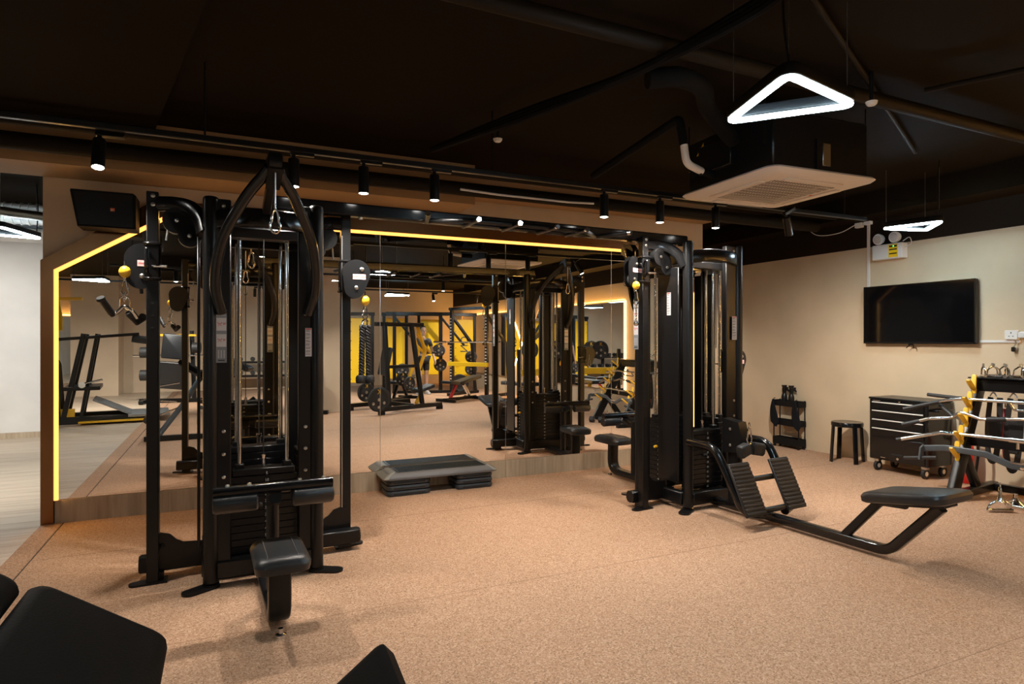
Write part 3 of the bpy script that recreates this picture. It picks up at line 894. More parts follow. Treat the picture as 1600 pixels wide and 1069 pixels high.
def tower(name, label, loc, rz, stations, zl, zr):
    root = thing(name, label, 'cable machine', (loc[0], loc[1], 0), rz)
    I = Matrix.Identity(4); B = Matrix.Rotation(math.pi, 4, 'Z')
    for sx in (-1, 1):
        for sy in (-1, 1): column(root, sx, sy, True if stations[0] != 'row' or sy > 0 else (.135 if sx > 0 else False))
    for X in (I, B): top_bar(root, X)
    for sx in (-1, 1):
        MB().box((sx*.30, 0, .095), (.07, .54, .10), bev=.008).obj('base_bar', 'black', root)
        MB().box((sx*.27, 0, 2.08), (.05, .54, .10), bev=.008).obj('top_bar', 'black', root)
    MB().box((0, 0, 2.09), (.5, .16, .12), bev=.01).obj('hub', 'black', root)
    stack(root, 0, -.17, (0, -1), .37, .10, 11, .14, .0)
    stack(root, 0, .17, (0, 1), .37, .10, 13, .14, .0)
    stack(root, -.245, .06, (-1, 0), .22, .085, 13, .14, .0)
    stack(root, .245, -.06, (1, 0), .22, .085, 13, .14, .0)
    side_arm(root, Matrix.Translation((-zl[4], 0, 0)) @ I, *zl[:4])
    side_arm(root, Matrix.Translation((zr[4], 0, 0)) @ B, *zr[:4])
    for X, st in ((I, stations[0]), (B, stations[1])):
        (lat_station if st == 'lat' else row_station)(root, X)
    return root

O1, O2 = (.212, 4.22), (3.718, 4.34)
T1 = tower('cable_machine', 'black cable tower left of the step platform, its lat seat facing the camera', O1, 1.6, ('lat', 'lat'), (1.85, -.062, .065, 0, .012), (1.83, -.045, .085, 180, -.035))
T2 = tower('cable_machine', 'black cable tower on the right with a low row rail, foot plates and bench', O2, 4, ('row', 'lat'), (1.98, -.11, .02, 20, 0), (1.20, -.11, .03, 180, 0))
# placards
placard(T1, (-.235, -.331, 1.42), (1, 0, 0), .056, .30, 'lat')
placard(T1, (.238, -.331, 1.385), (1, 0, 0), .037, .17, 'safe')
placard(T1, (.235, .331, 1.42), (-1, 0, 0), .056, .30, 'lat')
placard(T2, (.215, -.331, 1.50), (1, 0, 0), .055, .20, 'safe')
placard(T2, (-.347, -.14, 1.70), (0, -1, 0), .045, .19, 'safe')
placard(T2, (.235, .331, 1.42), (-1, 0, 0), .056, .30, 'lat')
placard(T2, (-.607, -.03, 1.52), (0, -1, 0), .06, .40, 'lat')

# crossover beam
bm_a = math.degrees(math.atan2(O2[1]-O1[1], O2[0]-O1[0]))
L = math.dist(O1, O2)
CB = thing('crossover_beam', 'long black pull-up beam with angled grips bridging the two cable towers', 'beam', (O1[0], O1[1], 2.262), bm_a)
MB().box((L/2, -.03, 0), (L+.1-.2, .075, .085), bev=.010).obj('beam', 'black_gloss', CB)
mx = L/2-.05
for pts in (
    [(mx-.62, -.06, -.03), (mx-.42, -.30, -.05), (mx+.52, -.30, -.05), (mx+.78, -.06, -.03)],
):
    MB().tube(pts, .017, 12, .06).obj('grip_bar', 'black', CB)
for x in (-.36, -.05, .25, .5):
    MB().tube([(mx+x, -.07, -.05), (mx+x-.03, -.40, -.06)], .016, 12).obj('grip', 'black', CB)
    MB().cyl((mx+x-.03, -.40, -.06), (mx+x-.033, -.425, -.061), .017, 12).obj('end_cap', 'chrome', CB)
for x, sx in ((-.62, -1), (.80, 1)):
    MB().tube([(mx+x, -.03, -.03), (mx+x+sx*.10, -.34, -.04)], .018, 12).obj('grip', 'black', CB)
    MB().cyl((mx+x+sx*.10, -.34, -.04), (mx+x+sx*.108, -.365, -.041), .019, 12).obj('end_cap', 'chrome', CB)
for x in (.62, 2.93):
    MB().lathe([(.0005, 0), (.016, 0), (.014, .012), (.0005, .014)], (x, -.03, -.0425), (0, 0, -1), 12).obj('bolt', 'steel', CB)

# ---------------------------------------------------------------- attachments
def at(O, p, rz=4):
    m = Matrix.Rotation(R(rz), 3, 'Z')
    q = m @ V(p)
    return (O[0]+q.x, O[1]+q.y, q.z)
def carabiner(mb_parent, z, s=1.0, m='chrome'):
    pts = []
    for k in range(20):
        a = 2*math.pi*k/20
        pts.append((.016*s*math.cos(a)*(1.25 if math.sin(a) < 0 else .8), 0, z+.045*s*math.sin(a)))
    return MB().sweep(pts, circ(.0042*s, 8), closed=True).obj('carabiner', m, mb_parent)
def ball_stop(t, z=0):
    o = MB().ball((0, 0, z), .030, 10, 1.15).obj('ball_stop', 'yellow_pl', t, label='yellow rubber ball stop')
    MB().cyl((0, 0, z+.028), (0, 0, z+.06), .005, 8).obj('cable', 'rubber', t)
    MB().cyl((0, 0, z-.03), (0, 0, z-.05), .008, 8).obj('ferrule', 'chrome', t)
# V handle on left tower's left post
t = thing('v_bar_handle', 'chrome V-shaped handle with black grips hanging left of the left cable tower', 'handle', at(O1, (-.725, -.08, 1.785), 1.6), 2)
ball_stop(t)
carabiner(t, -.09); 
ch = MB()
for k in range(3): ch.sweep([(.009*math.cos(2*math.pi*q/10)*(1 if k % 2 else .3), .009*math.cos(2*math.pi*q/10)*(.3 if k % 2 else 1), -.13-.012*k+.016*math.sin(2*math.pi*q/10)) for q in range(10)], circ(.0028, 6), closed=True)
ch.obj('chain', 'chrome', t)
MB().tube([(-.024, 0, -.20), (-.024, 0, -.15), (0, 0, -.135), (.024, 0, -.15), (.024, 0, -.20)], .004, 8, .012).obj('shackle', 'chrome', t)
MB().tube([(-.075, -.02, -.235), (-.04, 0, -.235), (0, 0, -.19), (.035, 0, -.22), (.06, .02, -.26)], .011, 10, .02).obj('bar', 'chrome', t)
MB().sweep([(-.055, -.01, -.25), (-.062, -.02, -.235), (-.098, -.08, -.17), (-.103, -.09, -.163), (-.106, -.095, -.155)], circ(.019, 14), scale=[.7, 1, 1, 1.25, 1.1]).obj('grip', 'rubber', t)
MB().sweep([(.015, .0, -.23), (.022, .01, -.24), (.058, .06, -.285), (.070, .075, -.27), (.085, .10, -.25)], circ(.019, 14), scale=[.7, 1, 1, 1, 1.25]).obj('grip', 'rubber', t)
# same kind of handle at back in reflection is the mirror image itself
# triceps rope
t = thing('triceps_rope', 'black braided triceps rope with rubber ends hanging beside the crossover beam', 'rope', at(O1, (.655, -.0, 1.665), 1.6), 2)
ball_stop(t)
carabiner(t, -.085)
MB().tube([(-.02, 0, -.19), (-.015, 0, -.14), (0, 0, -.125), (.015, 0, -.14), (.02, 0, -.19)], .008, 8, .02).obj('collar', 'chrome', t)
for sx in (-1, 1):
    rp = MB()
    for s3 in range(3):
        pts = []
        for q in range(72):
            u = q/71; a = 2*math.pi*(u*5.5+s3/3)
            pts.append((sx*(.019+.005*u)+.0115*math.cos(a), .0115*math.sin(a), -.17-.33*u))
        rp.sweep(pts, circ(.0098, 7))
    rp.obj('rope_strand', 'rope', t)
    MB().lathe([(.004, -.56), (.030, -.558), (.034, -.545), (.034, -.52), (.026, -.505), (.008, -.50)], (sx*.03, 0, 0), n=16).obj('rubber_end', 'rubber', t)
# carabiner and chain on the right tower's left post
t = thing('chain_hook', 'chrome carabiner and short chain under a yellow ball left of the right cable tower', 'carabiner', at(O2, (-.70, -.14, 1.84)), 4)
ball_stop(t)
carabiner(t, -.10, 1.3)
ch = MB()
for k in range(6): ch.sweep([(.008*math.cos(2*math.pi*q/10)*(1 if k % 2 else .3), .008*math.cos(2*math.pi*q/10)*(.3 if k % 2 else 1), -.17-.022*k+.016*math.sin(2*math.pi*q/10)) for q in range(10)], circ(.0028, 6), closed=True)
ch.ball((0, 0, -.31), .02, 6)
ch.obj('chain', 'chrome', t)
t = thing('carabiner', 'steel carabiner on the pulley right of the right cable tower', 'carabiner', at(O2, (.69, .08, 1.10)), 4)
carabiner(t, 0, 1.2); MB().cyl((0, 0, .05), (0, 0, .10), .005, 8).obj('ferrule', 'chrome', t)
t = thing('carabiner', 'steel carabiner dangling under the lat arch apex of the left tower', 'carabiner', at(O1, (0, -.855, 2.00), 1.6), 2)
carabiner(t, 0, 1.35); MB().cyl((0, 0, .055), (0, 0, .09), .005, 8).obj('ferrule', 'chrome', t)
t = thing('carabiner', 'steel carabiner under the rear lat arch of the left tower', 'carabiner', at(O1, (0, .855, 2.00), 1.6), 2)
carabiner(t, 0, 1.35); MB().cyl((0, 0, .055), (0, 0, .09), .005, 8).obj('ferrule', 'chrome', t)
t = thing('carabiner', 'steel carabiner under the rear lat arch of the right tower', 'carabiner', at(O2, (0, .855, 2.00)), 4)
carabiner(t, 0, 1.35); MB().cyl((0, 0, .055), (0, 0, .09), .005, 8).obj('ferrule', 'chrome', t)
# row handle on the low pulley
t = thing('rowing_attachment', 'black close-grip row handle clipped to the low pulley above the foot plates', 'handle', at(O2, (.0, -.67, .44)), 4)
carabiner(t, .20, 1.5); carabiner(t, .27, .8)
MB().tube([(-.02, 0, .13), (0, 0, .14), (.02, 0, .13)], .012, 8).obj('yoke', 'chrome', t)
for sx in (-1, 1):
    MB().sweep([(sx*.03, 0, .10), (sx*.035, .0, .10), (sx*.12, -.02, .085), (sx*.13, -.02, .083)], rrect(.07, .10, .02), up=(0, 0, 1), scale=[.8, 1, 1, .8]).obj('grip', 'rubber', t)
# D handle in the reflection of the right tower's back
# ---------------------------------------------------------------- aerobic step by the mirror
def loft(rings, X=None):
    mb = MB(X); k = len(rings[0])
    mb.add([v for r_ in rings for v in r_],
           [(i*k+q, i*k+(q+1) % k, (i+1)*k+(q+1) % k, (i+1)*k+q) for i in range(len(rings)-1) for q in range(k)] +
           [tuple(range(k-1, -1, -1)), tuple((len(rings)-1)*k+q for q in range(k))])
    return mb
def rr3(w, d, z, r, c=(0, 0), n=4):
    return [(x+c[0], y+c[1], z) for x, y in rrect(w, d, r, n)]
stp = thing('step_platform', 'grey aerobic step platform with black ribbed top standing against the mirror', 'step platform', (1.82, 5.595, .148))
loft([rr3(1.06, .31, 0, .05), rr3(1.09, .315, .008, .05), rr3(1.08, .31, .022, .05), rr3(.98, .26, .058, .04), rr3(.94, .25, .062, .03)]).obj('platform_body', 'step_grey', stp)
MB().box((.02, .004, .0625), (.86, .242, .006), bev=.002).obj('top_mat', 'deck', stp, label='black rubber top mat')
gm = MB()
for k in range(16): gm.box((.02, -.103+k*.0143, .066), (.82, .005, .003))
gm.obj('grip_ridges', 'deck', stp, kind='stuff')
for sx in (-1, 1):
    loft([rr3(.055, .30, .004, .02, (sx*.518, 0)), rr3(.06, .318, .016, .02, (sx*.517, 0)), rr3(.06, .29, .034, .02, (sx*.50, 0)), rr3(.05, .255, .060, .015, (sx*.458, 0)), rr3(.04, .245, .068, .015, (sx*.452, 0))]).obj('end_grip', 'step_end', stp)
rw = ['bottom', 'middle', 'top']
for cx, side in ((1.515, 'left'), (2.15, 'right')):
    for k in range(3):
        t = thing('step_riser', 'charcoal plastic riser, %s one of the %s stack under the step' % (rw[k], side), 'riser', (cx, 5.60, k*.0485), 0, 'risers under the aerobic step')
        w = .41 if side == 'left' else .37
        loft([rr3(w-.03, .255, .0015, .04), rr3(w-.005, .275, .008, .045), rr3(w, .28, .02, .05), rr3(w, .28, .032, .05), rr3(w-.01, .27, .043, .045), rr3(w-.05, .24, .048, .04)]).obj('shell', 'riser', t)
        MB().box((0, 0, .024), (w-.12, .286, .012), bev=.003).obj('side_recess', 'dark', t)

# ---------------------------------------------------------------- right wall fittings
tv = thing('television', 'black flat television mounted on the right wall', 'television', (RX-.04, 4.205, 1.68), 0)
MB().box((-.01, 0, 0), (.05, 1.17, .645), bev=.006).obj('casing', 'black', tv)
MB().box((-.0365, 0, .006), (.003, 1.148, .618)).obj('screen', 'screen', tv)
fr = MB()
for s in (-1, 1):
    fr.box((-.038, s*.579, 0), (.006, .012, .645)); fr.box((-.038, 0, s*.317), (.006, 1.17, .011))
fr.obj('bezel', 'black_gloss', tv)
MB().box((-.03, .05, -.33), (.02, .05, .018), bev=.003).obj('sensor', 'black_gloss', tv)
MB().tube([(-.02, .06, -.33), (-.03, .10, -.37)], .005, 6).tube([(-.02, .03, -.33), (-.03, .02, -.37)], .005, 6).obj('hanging_strap', 'black', tv)
MB().box((.03, 0, 0), (.03, .4, .3)).obj('wall_mount', 'black', tv)

em = thing('emergency_light', 'white twin-lamp emergency light high on the right wall above the television', 'emergency light', (RX-.055, 4.50, 2.375), 0)
MB().box((0, 0, 0), (.10, .34, .165), bev=.006).obj('battery_box', 'white', em)
pn = MB().box((-.052, -.075, .0), (.004, .10, .14)).obj('status_panel', 'yellow', em, label='yellow and black status panel')
for k, dz in enumerate((.05, .015, -.03)):
    MB().box((-.0545, -.075, dz), (.002, .085, .014 if k else .02)).obj('dark_strip', 'dark', pn)
MB().box((-.055, -.08, .05), (.004, .012, .012)).obj('green_lamp', 'green', pn)
for dy in (.11, -.075):
    lm = MB().lathe([(.001, -.05), (.05, -.045), (.062, -.01), (.064, 0), (.058, .012), (.001, .014)], (-.03, dy, .15), (-1, 0, -.12), 20).obj('lamp_head', 'white', em)
    MB().lathe([(.001, 0), (.045, 0), (.04, .01), (.001, .014)], (-.044, dy, .149), (-1, 0, -.12), 20).obj('lens', 'clear', lm)
    MB().cyl((-.01, dy, .08), (-.01, dy, .13), .015, 10).obj('swivel', 'white', em)
MB().tube(smooth_path([(0, -.17, .03), (0, -.24, .06), (0, -.22, .13), (0, -.15, .10)], 6), .004, 6).obj('wire', 'white', em)
jb = thing('junction_box', 'white junction boxes on the dark upper right wall beside the emergency light', 'junction box', (RX-.03, 4.83, 2.75), 0)
MB().box((0, .05, 0), (.05, .09, .09), bev=.006).obj('box', 'white', jb)
MB().box((0, -.06, .015), (.05, .085, .085), bev=.006).obj('box', 'white', jb)
MB().box((0, -.015, .07), (.04, .03, .06), bev=.004).obj('plug', 'white', jb)
MB().tube(smooth_path([(0, .09, 0), (-.02, .3, -.07), (-.02, .6, -.05), (0, .8, .1)], 6), .005, 6).obj('cable', 'white', jb)
cd = thing('cable_cover', 'white cable channel running down the right wall to the television and onward', 'cable cover', (RX-.008, 4.78, 2.36), 0)
MB().box((0, 0, 0), (.014, .03, .76)).obj('channel', 'white', cd)
MB().box((0, -1.335, -.975), (.014, .34, .024)).obj('channel', 'white', cd)
so = thing('wall_socket', 'white three-pin wall socket right of the television', 'socket', (RX-.02, 3.335, 1.445), 0)
MB().box((0, 0, 0), (.04, .11, .09), bev=.006).obj('faceplate', 'white', so)
ho = MB().box((-.021, 0, .02), (.003, .008, .014)).box((-.021, .016, -.012), (.003, .012, .006)).box((-.021, -.016, -.012), (.003, .012, .006)).obj('pin_holes', 'dark', so)
MB().box((0, -.09, .0), (.05, .07, .06), bev=.008).obj('plug', 'white', so)
wp = thing('loose_plug', 'small black plug dangling on a grey wire below the white wall socket', 'plug', (RX-.03, 3.32, 1.31), 0)
MB().box((0, 0, 0), (.03, .03, .045), bev=.006).obj('plug_body', 'black', wp)
MB().tube(smooth_path([(0, 0, .02), (0, -.02, .06), (.01, .01, .10)], 5), .004, 6).obj('wire', 'steel', wp)

# LED framed mirrors on the right wall, behind the camera's field, seen in the big mirror
def led_mirror(name, label, poly, origin, ux, nrm, led_sides):
    t = thing(name, label, 'mirror')
    o, ux, nn = V(origin), V(ux), V(nrm)
    uz = V((0, 0, 1))
    P = lambda p, h=0: o+ux*p[0]+uz*p[1]+nn*h
    w = .004
    mb = MB(); n = len(poly)
    mb.add([P(p, .03) for p in poly]+[P(p, .034) for p in poly], [tuple(range(n)), tuple(range(2*n-1, n-1, -1))]+[(i, (i+1) % n, n+(i+1) % n, n+i) for i in range(n)])
    mb.obj('mirror_pane', 'mirror', t)
    for i in led_sides:
        a, b = poly[i], poly[(i+1) % n]
        d = (V(b)-V(a)).normalized(); q = V((d.y, -d.x))
        ea, eb = V(a)-d*.01, V(b)+d*.01
        MB().sweep([P(ea+q*.0, .02), P(eb+q*.0, .02)], rrect(.03, .024, .004), up=nn).obj('led_strip', 'led', t)
        out = V((d.y, -d.x))
        led_light(t, P(ea+out*.03, .015), P(eb+out*.03, .015), ux*out.x+uz*out.y+nn*.15, 9*(eb-ea).length)
    return t
led_mirror('hexagon_mirror', 'hexagonal LED-edged mirror on the right wall nearest the accessory rack', [(0, .45), (3.4, .45), (4.05, 1.3), (3.4, 2.12), (0, 2.12)], (RX, 1.95, 0), (0, -1, 0), (-1, 0, 0), (1, 2, 3, 4))
led_mirror('hexagon_mirror', 'hexagonal LED-edged mirror on the right wall nearest the back wall', [(.65, .45), (4.2, .45), (4.2, 2.12), (.65, 2.12), (0, 1.3)], (RX, -2.45, 0), (0, -1, 0), (-1, 0, 0), (2, 3, 4, 1))
led_mirror('led_mirror', 'rectangular LED-edged mirror on the back wall behind the squat machine', [(0, .3), (2.2, .3), (2.2, 2.0), (0, 2.0)], (-5.6, -7.6, 0), (1, 0, 0), (0, 1, 0), (1, 2))

# shelf trolley with bottles and towels
sh = thing('shelf_trolley', 'slim black three-tier trolley against the right wall past the cable tower', 'trolley', (6.665, 5.825, 0), 0)
for sx in (-1, 1):
    for sy in (-1, 1):
        MB().cyl((sx*.055, sy*.195, .03), (sx*.055, sy*.195, .62), .008, 10).obj('post', 'black', sh)
        MB().lathe([(.001, 0), (.018, 0), (.018, .03), (.001, .032)], (sx*.05, sy*.185, 0), n=12).obj('caster', 'black', sh)
for z, h in ((.06, .09), (.31, .07), (.56, .07)):
    tr = MB().box((0, 0, z-.02), (.13, .41, .008))
    for s in (-1, 1):
        tr.box((s*.063, 0, z+h/2-.02), (.006, .41, h)); tr.box((0, s*.203, z+h/2-.02), (.13, .006, h))
    tr.obj('tray', 'black_matte', sh)
def bottle(y, label, turn):
    t = thing('spray_bottle', label, 'bottle', (6.665, y, .545), turn, 'spray bottles on the trolley')
    MB().lathe([(.001, 0), (.036, 0), (.038, .01), (.038, .11), (.030, .14), (.024, .155), (.024, .165), (.001, .166)], n=18).obj('bottle_body', 'black', t)
    MB().lathe([(.001, .165), (.026, .165), (.028, .20), (.026, .235), (.034, .25), (.034, .262), (.001, .263)], n=18).obj('spray_head', 'black_gloss', t)
    MB().prism([(.02, .20), (.06, .175), (.066, .185), (.05, .215), (.06, .235), (.03, .24)], (0, .008, 0), (1, 0, 0), (0, 0, 1), .016).obj('trigger', 'black', t)
bottle(5.90, 'black spray bottle on the slim trolley, left one with its trigger pointing right', -70)
bottle(5.79, 'black spray bottle on the slim trolley, right one', -40)
def towel(y, label, ln):
    t = thing('towel', label, 'towel', (6.592, y, .62), 0, 'black towels on the trolley')
    rings = []
    for k in range(9):
        u = k/8
        w = .012+.055*math.sin(min(1, u*1.15)*math.pi*.5); z = -ln*u
        if k == 8: w *= .35
        rings.append([(-.012+(.010+.012*u)*math.cos(a)*(1+.25*math.cos(3*a)), w*math.sin(a)+.01*math.sin(u*5)+(-.02*u), z+(.02*math.sin(a) if k == 8 else 0)) for a in [2*math.pi*q/16 for q in range(16)]])
    loft(rings).obj('cloth', 'towel', t)
    MB().tube([(-.01, 0, -.01), (.0, 0, .012), (.018, 0, .016), (.025, 0, .004)], .004, 6).obj('hook', 'black', t)
towel(6.005, 'black towel hooked on the left end of the slim trolley', .34)
towel(5.66, 'black towel hooked on the right end of the slim trolley', .36)

# stool
st = thing('stool', 'round black plastic stool between the trolley and the tool chest', 'stool', (6.50, 4.87, 0), 20)
MB().lathe([(.001, .405), (.155, .405), (.166, .412), (.168, .445), (.160, .458), (.11, .454), (.001, .453)], n=32).obj('seat', 'black_gloss', st)
for k in range(4):
    a = R(45+90*k); c, s = math.cos(a), math.sin(a)
    MB().sweep(fillet([(c*.10, s*.10, .44), (c*.158, s*.158, .435), (c*.185, s*.185, 0)], .04), rrect(.05, .02, .006), up=(c, s, .3)).obj('leg', 'black_gloss', st)

# tool chest
tc = thing('tool_chest', 'black rolling tool chest with four silver-edged drawers by the right wall', 'tool chest', (6.53, 4.175, 0), 0)
MB().box((.0, 0, .445), (.385, .62, .64), bev=.008).obj('body', 'black_gloss', tc)
MB().box((0, 0, .775), (.40, .635, .022), bev=.006).obj('lid', 'black', tc)
for k, (z, h) in enumerate(((.705, .082), (.612, .088), (.518, .088), (.425, .088))):
    dr = MB().box((-.196, 0, z), (.014, .545, h-.006), bev=.003).obj('drawer', 'black_gloss', tc)
    MB().box((-.208, 0, z+h/2-.012), (.016, .535, .011), bev=.003).obj('handle', 'white', dr, label='silver drawer pull')
MB().lathe([(.001, 0), (.011, 0), (.011, .006), (.001, .008)], (-.204, -.03, .757), (-1, 0, 0), 14).obj('lock', 'chrome', tc)
MB().box((-.2035, .22, .752), (.003, .08, .006)).obj('maker_plate', 'steel', tc)
ca = MB().box((-.196, 0, .255), (.012, .56, .225), bev=.003).obj('cabinet_door', 'black_gloss', tc)
MB().box((-.203, 0, .205), (.006, .12, .016)).obj('pull_slot', 'dark', ca)
MB().lathe([(.001, 0), (.014, 0), (.014, .006), (.001, .008)], (-.202, -.01, .165), (-1, 0, 0), 14).obj('lock', 'chrome', ca)
MB().box((-.2035, .15, .155), (.003, .05, .008)).obj('maker_plate', 'steel', ca)
MB().tube([(-.12, -.31, .69), (-.12, -.36, .69), (.12, -.36, .69), (.12, -.31, .69)], .013, 10, .03).obj('push_handle', 'black_gloss', tc)
for sx in (-1, 1):
    for sy in (-1, 1):
        w_ = MB().cyl((sx*.14, sy*.25-.014, .052), (sx*.14, sy*.25+.014, .052), .052, 20).obj('caster_wheel', 'rubber', tc)
        MB().cyl((sx*.14, sy*.25-.016, .052), (sx*.14, sy*.25+.016, .052), .024, 14).obj('wheel_hub', 'white', w_)
        MB().box((sx*.14, sy*.25, .112), (.05, .05, .03)).box((sx*.14, sy*.25+.022, .08), (.03, .004, .07)).obj('caster_fork', 'steel', tc)

# fire extinguisher
fe = thing('fire_extinguisher', 'red fire extinguisher standing behind the accessory rack by the wall', 'fire extinguisher', (6.60, 3.66, 0), 0)
MB().lathe([(.001, 0), (.055, 0), (.06, .012), (.06, .34), (.05, .39), (.03, .42), (.001, .437)], n=24).obj('cylinder', 'red', fe)
MB().cyl((0, 0, .43), (0, 0, .48), .02, 12).box((-.04, 0, .50), (.13, .02, .012)).box((-.03, 0, .475), (.10, .018, .01)).obj('valve', 'black', fe)
MB().tube(smooth_path([(0, -.02, .46), (-.02, -.10, .45), (-.03, -.12, .3), (-.03, -.10, .12)], 6), .012, 8).obj('hose', 'black', fe)

# ---------------------------------------------------------------- accessory rack and its bars
RK = Matrix.Translation((5.70, 3.30, 0)) @ Matrix.Rotation(R(7), 4, 'Z')
rk = thing('accessory_rack', 'black slanted rack with yellow hooks holding chrome cable bars', 'rack', (5.70, 3.30, 0), 7)
RL = -.98
def up(t, y, off=0.0):
    a, b = V((.06, y, .05)), V((.60, y, 1.02))
    d = (b-a).normalized(); n = V((-d.z, 0, d.x))
    return a+(b-a)*t+n*off
for y in (0, RL):
    MB().sweep([up(0, y), up(1.0, y)], rrect(.06, .13, .008), up=(0, 1, 0)).obj('upright', 'grey_paint', rk) if False else MB().sweep([up(0, y), up(1.0, y)], rrect(.13, .06, .008), up=(0, 1, 0)).obj('upright', 'black', rk)
    MB().box((.42, y, .035), (.95, .07, .07), bev=.006).obj('foot_beam', 'black', rk)
    MB().sweep([(.52, y, .06), (.24, y, .44)], rrect(.09, .05, .006), up=(0, 1, 0)).obj('brace', 'black', rk)
MB().box((.60, RL/2, .99), (.16, -RL+.06, .11), bev=.008).obj('top_beam', 'black', rk)
MB().box((.60, RL/2, 1.055), (.26, -RL+.10, .012), bev=.003).obj('top_shelf', 'black', rk)
MB().box((.82, RL/2, .035), (.07, -RL, .06), bev=.006).obj('rear_beam', 'black', rk)
MB().box((.34, RL/2, .50), (.04, -RL, .08), bev=.006).obj('cross_beam', 'black', rk)
hk_t = [.92, .765, .62, .465, .325]
for y in (0, RL):
    for t in hk_t:
        p = up(t, y, .085)
        h = MB()
        for s, L_ in ((1, .12), (-1, .115)):
            d = V((-.80*(1 if s > 0 else -.15), 0, .62 if s > 0 else .95)).normalized()
            h.sweep([p+V((-.02, 0, -.03)), p+V((-.02, 0, -.03))+d*L_, p+V((-.02, 0, -.03))+d*(L_+.018)], rrect(.019, .042, .006), up=(0, 1, 0), scale=[1, 1, .6])
        h.box(p+V((-.005, 0, -.05)), (.026, .036, .05), bev=.006)
        h.obj('hook', 'yellow_pl', rk, label='yellow plastic V-shaped hook')
def hookp(t, dy=0):
    p = RK @ (up(hk_t[t], 0, .085)+V((-.032, dy, .012)))
    return p
def bar_thing(name, label, t):
    p = hookp(t)
    return thing(name, label, 'bar', p, 7, 'cable attachment bars on the rack')
b = bar_thing('row_bar', 'chrome multi-grip bar with black grip on the second hook from the top', 1)
MB().tube([(-.14, .46, -.10), (-.03, .17, .0), (-.0, .05, .02), (0, -.85, .02), (-.03, -1.15, -.02)], .014, 12, .05).obj('bar', 'chrome', b)
MB().cyl((-.15, .48, -.105), (-.05, .22, -.018), .019, 14).obj('grip', 'rubber', b)
MB().tube([(.10, .38, .03), (.06, .12, .02), (.04, .02, .02)], .017, 12, .03).obj('grip', 'rubber', b)
MB().tube([(.0, -.3, .02), (.05, -.32, -.05), (.05, -.62, -.05), (0, -.64, .02)], .011, 10, .03).obj('centre_loop', 'chrome', b)
MB().cyl((.02, -.46, .02), (.02, -.46, .06), .02, 12).obj('swivel', 'chrome', b)
b = bar_thing('curl_bar', 'chrome wavy curl bar with black grips on the third hook from the top', 2)
MB().tube([(-.13, .44, -.10), (-.06, .26, -.03), (.0, .10, -.01), (.02, .04, .05), (.0, -.12, .0), (.0, -.3, .02), (-.02, -.5, .04), (0, -.75, -.01), (.02, -.95, .02), (-.06, -1.2, -.06)], .014, 12, .06).obj('bar', 'chrome', b)
MB().cyl((-.14, .46, -.105), (-.09, .33, -.06), .02, 14).obj('grip', 'rubber', b)
MB().cyl((.0, -.17, .004), (.0, -.31, .02), .02, 14).obj('grip', 'rubber', b)
MB().cyl((-.0, -.72, .0), (.01, -.88, .008), .02, 14).obj('grip', 'rubber', b)
MB().tube([(.02, .10, .0), (.06, .20, .07), (.07, .23, .09)], .018, 12, .03).obj('end_grip', 'rubber', b)
MB().cyl((-.01, -.48, .03), (-.01, -.48, -.06), .016, 12).obj('swivel', 'chrome', b)
b = bar_thing('lat_bar', 'long chrome lat bar with bent ends on the fourth hook from the top', 3)
MB().tube([(-.15, .42, -.075), (-.04, .14, .01), (0, .05, .01), (0, -.95, .01), (-.05, -1.25, -.06)], .016, 14, .06).obj('bar', 'chrome', b)
MB().cyl((-.15, .42, -.075), (-.165, .455, -.086), .017, 12).obj('end_cap', 'rubber', b)
MB().cyl((0, -.42, .0), (0, -.42, -.06), .015, 12).cyl((0, -.36, .01), (0, -.48, .01), .021, 14).obj('swivel', 'chrome', b)
b = bar_thing('wide_grip_bar', 'slate grey flat wide-grip pulldown bar on the bottom hook', 4)
pts = [(-.05, .24, .0), (0, .08, .02), (0, -.22, .01), (0, -.40, -.055), (0, -.56, -.055), (0, -.74, .01), (0, -1.05, .02), (-.05, -1.22, .0)]
MB().sweep(fillet(pts, .08, 6), rrect(.055, .022, .008), up=(1, 0, 0)).obj('bar', 'grey_paint', b)
for y in (.24, -1.22):
    MB().sweep([(-.05, y, .01), (-.09, y, .0), (-.11, y, -.10)], rrect(.05, .018, .006), up=(0, 1, 0)).obj('end_bracket', 'grey_paint', b)
    MB().sweep([(-.10, y+.14*(1 if y > 0 else -1), -.105), (-.10, y-.13*(1 if y > 0 else -1), -.06)], circ(.016, 12)).obj('hand_grip', 'rubber', b)
MB().lathe([(.001, 0), (.018, 0), (.014, .012), (.001, .014)], (-.012, -.48, -.06), (-1, 0, 0), 14).obj('eyelet', 'chrome', b)
MB().box((0, -.48, -.03), (.025, .16, .014)).obj('hanger', 'chrome', b)

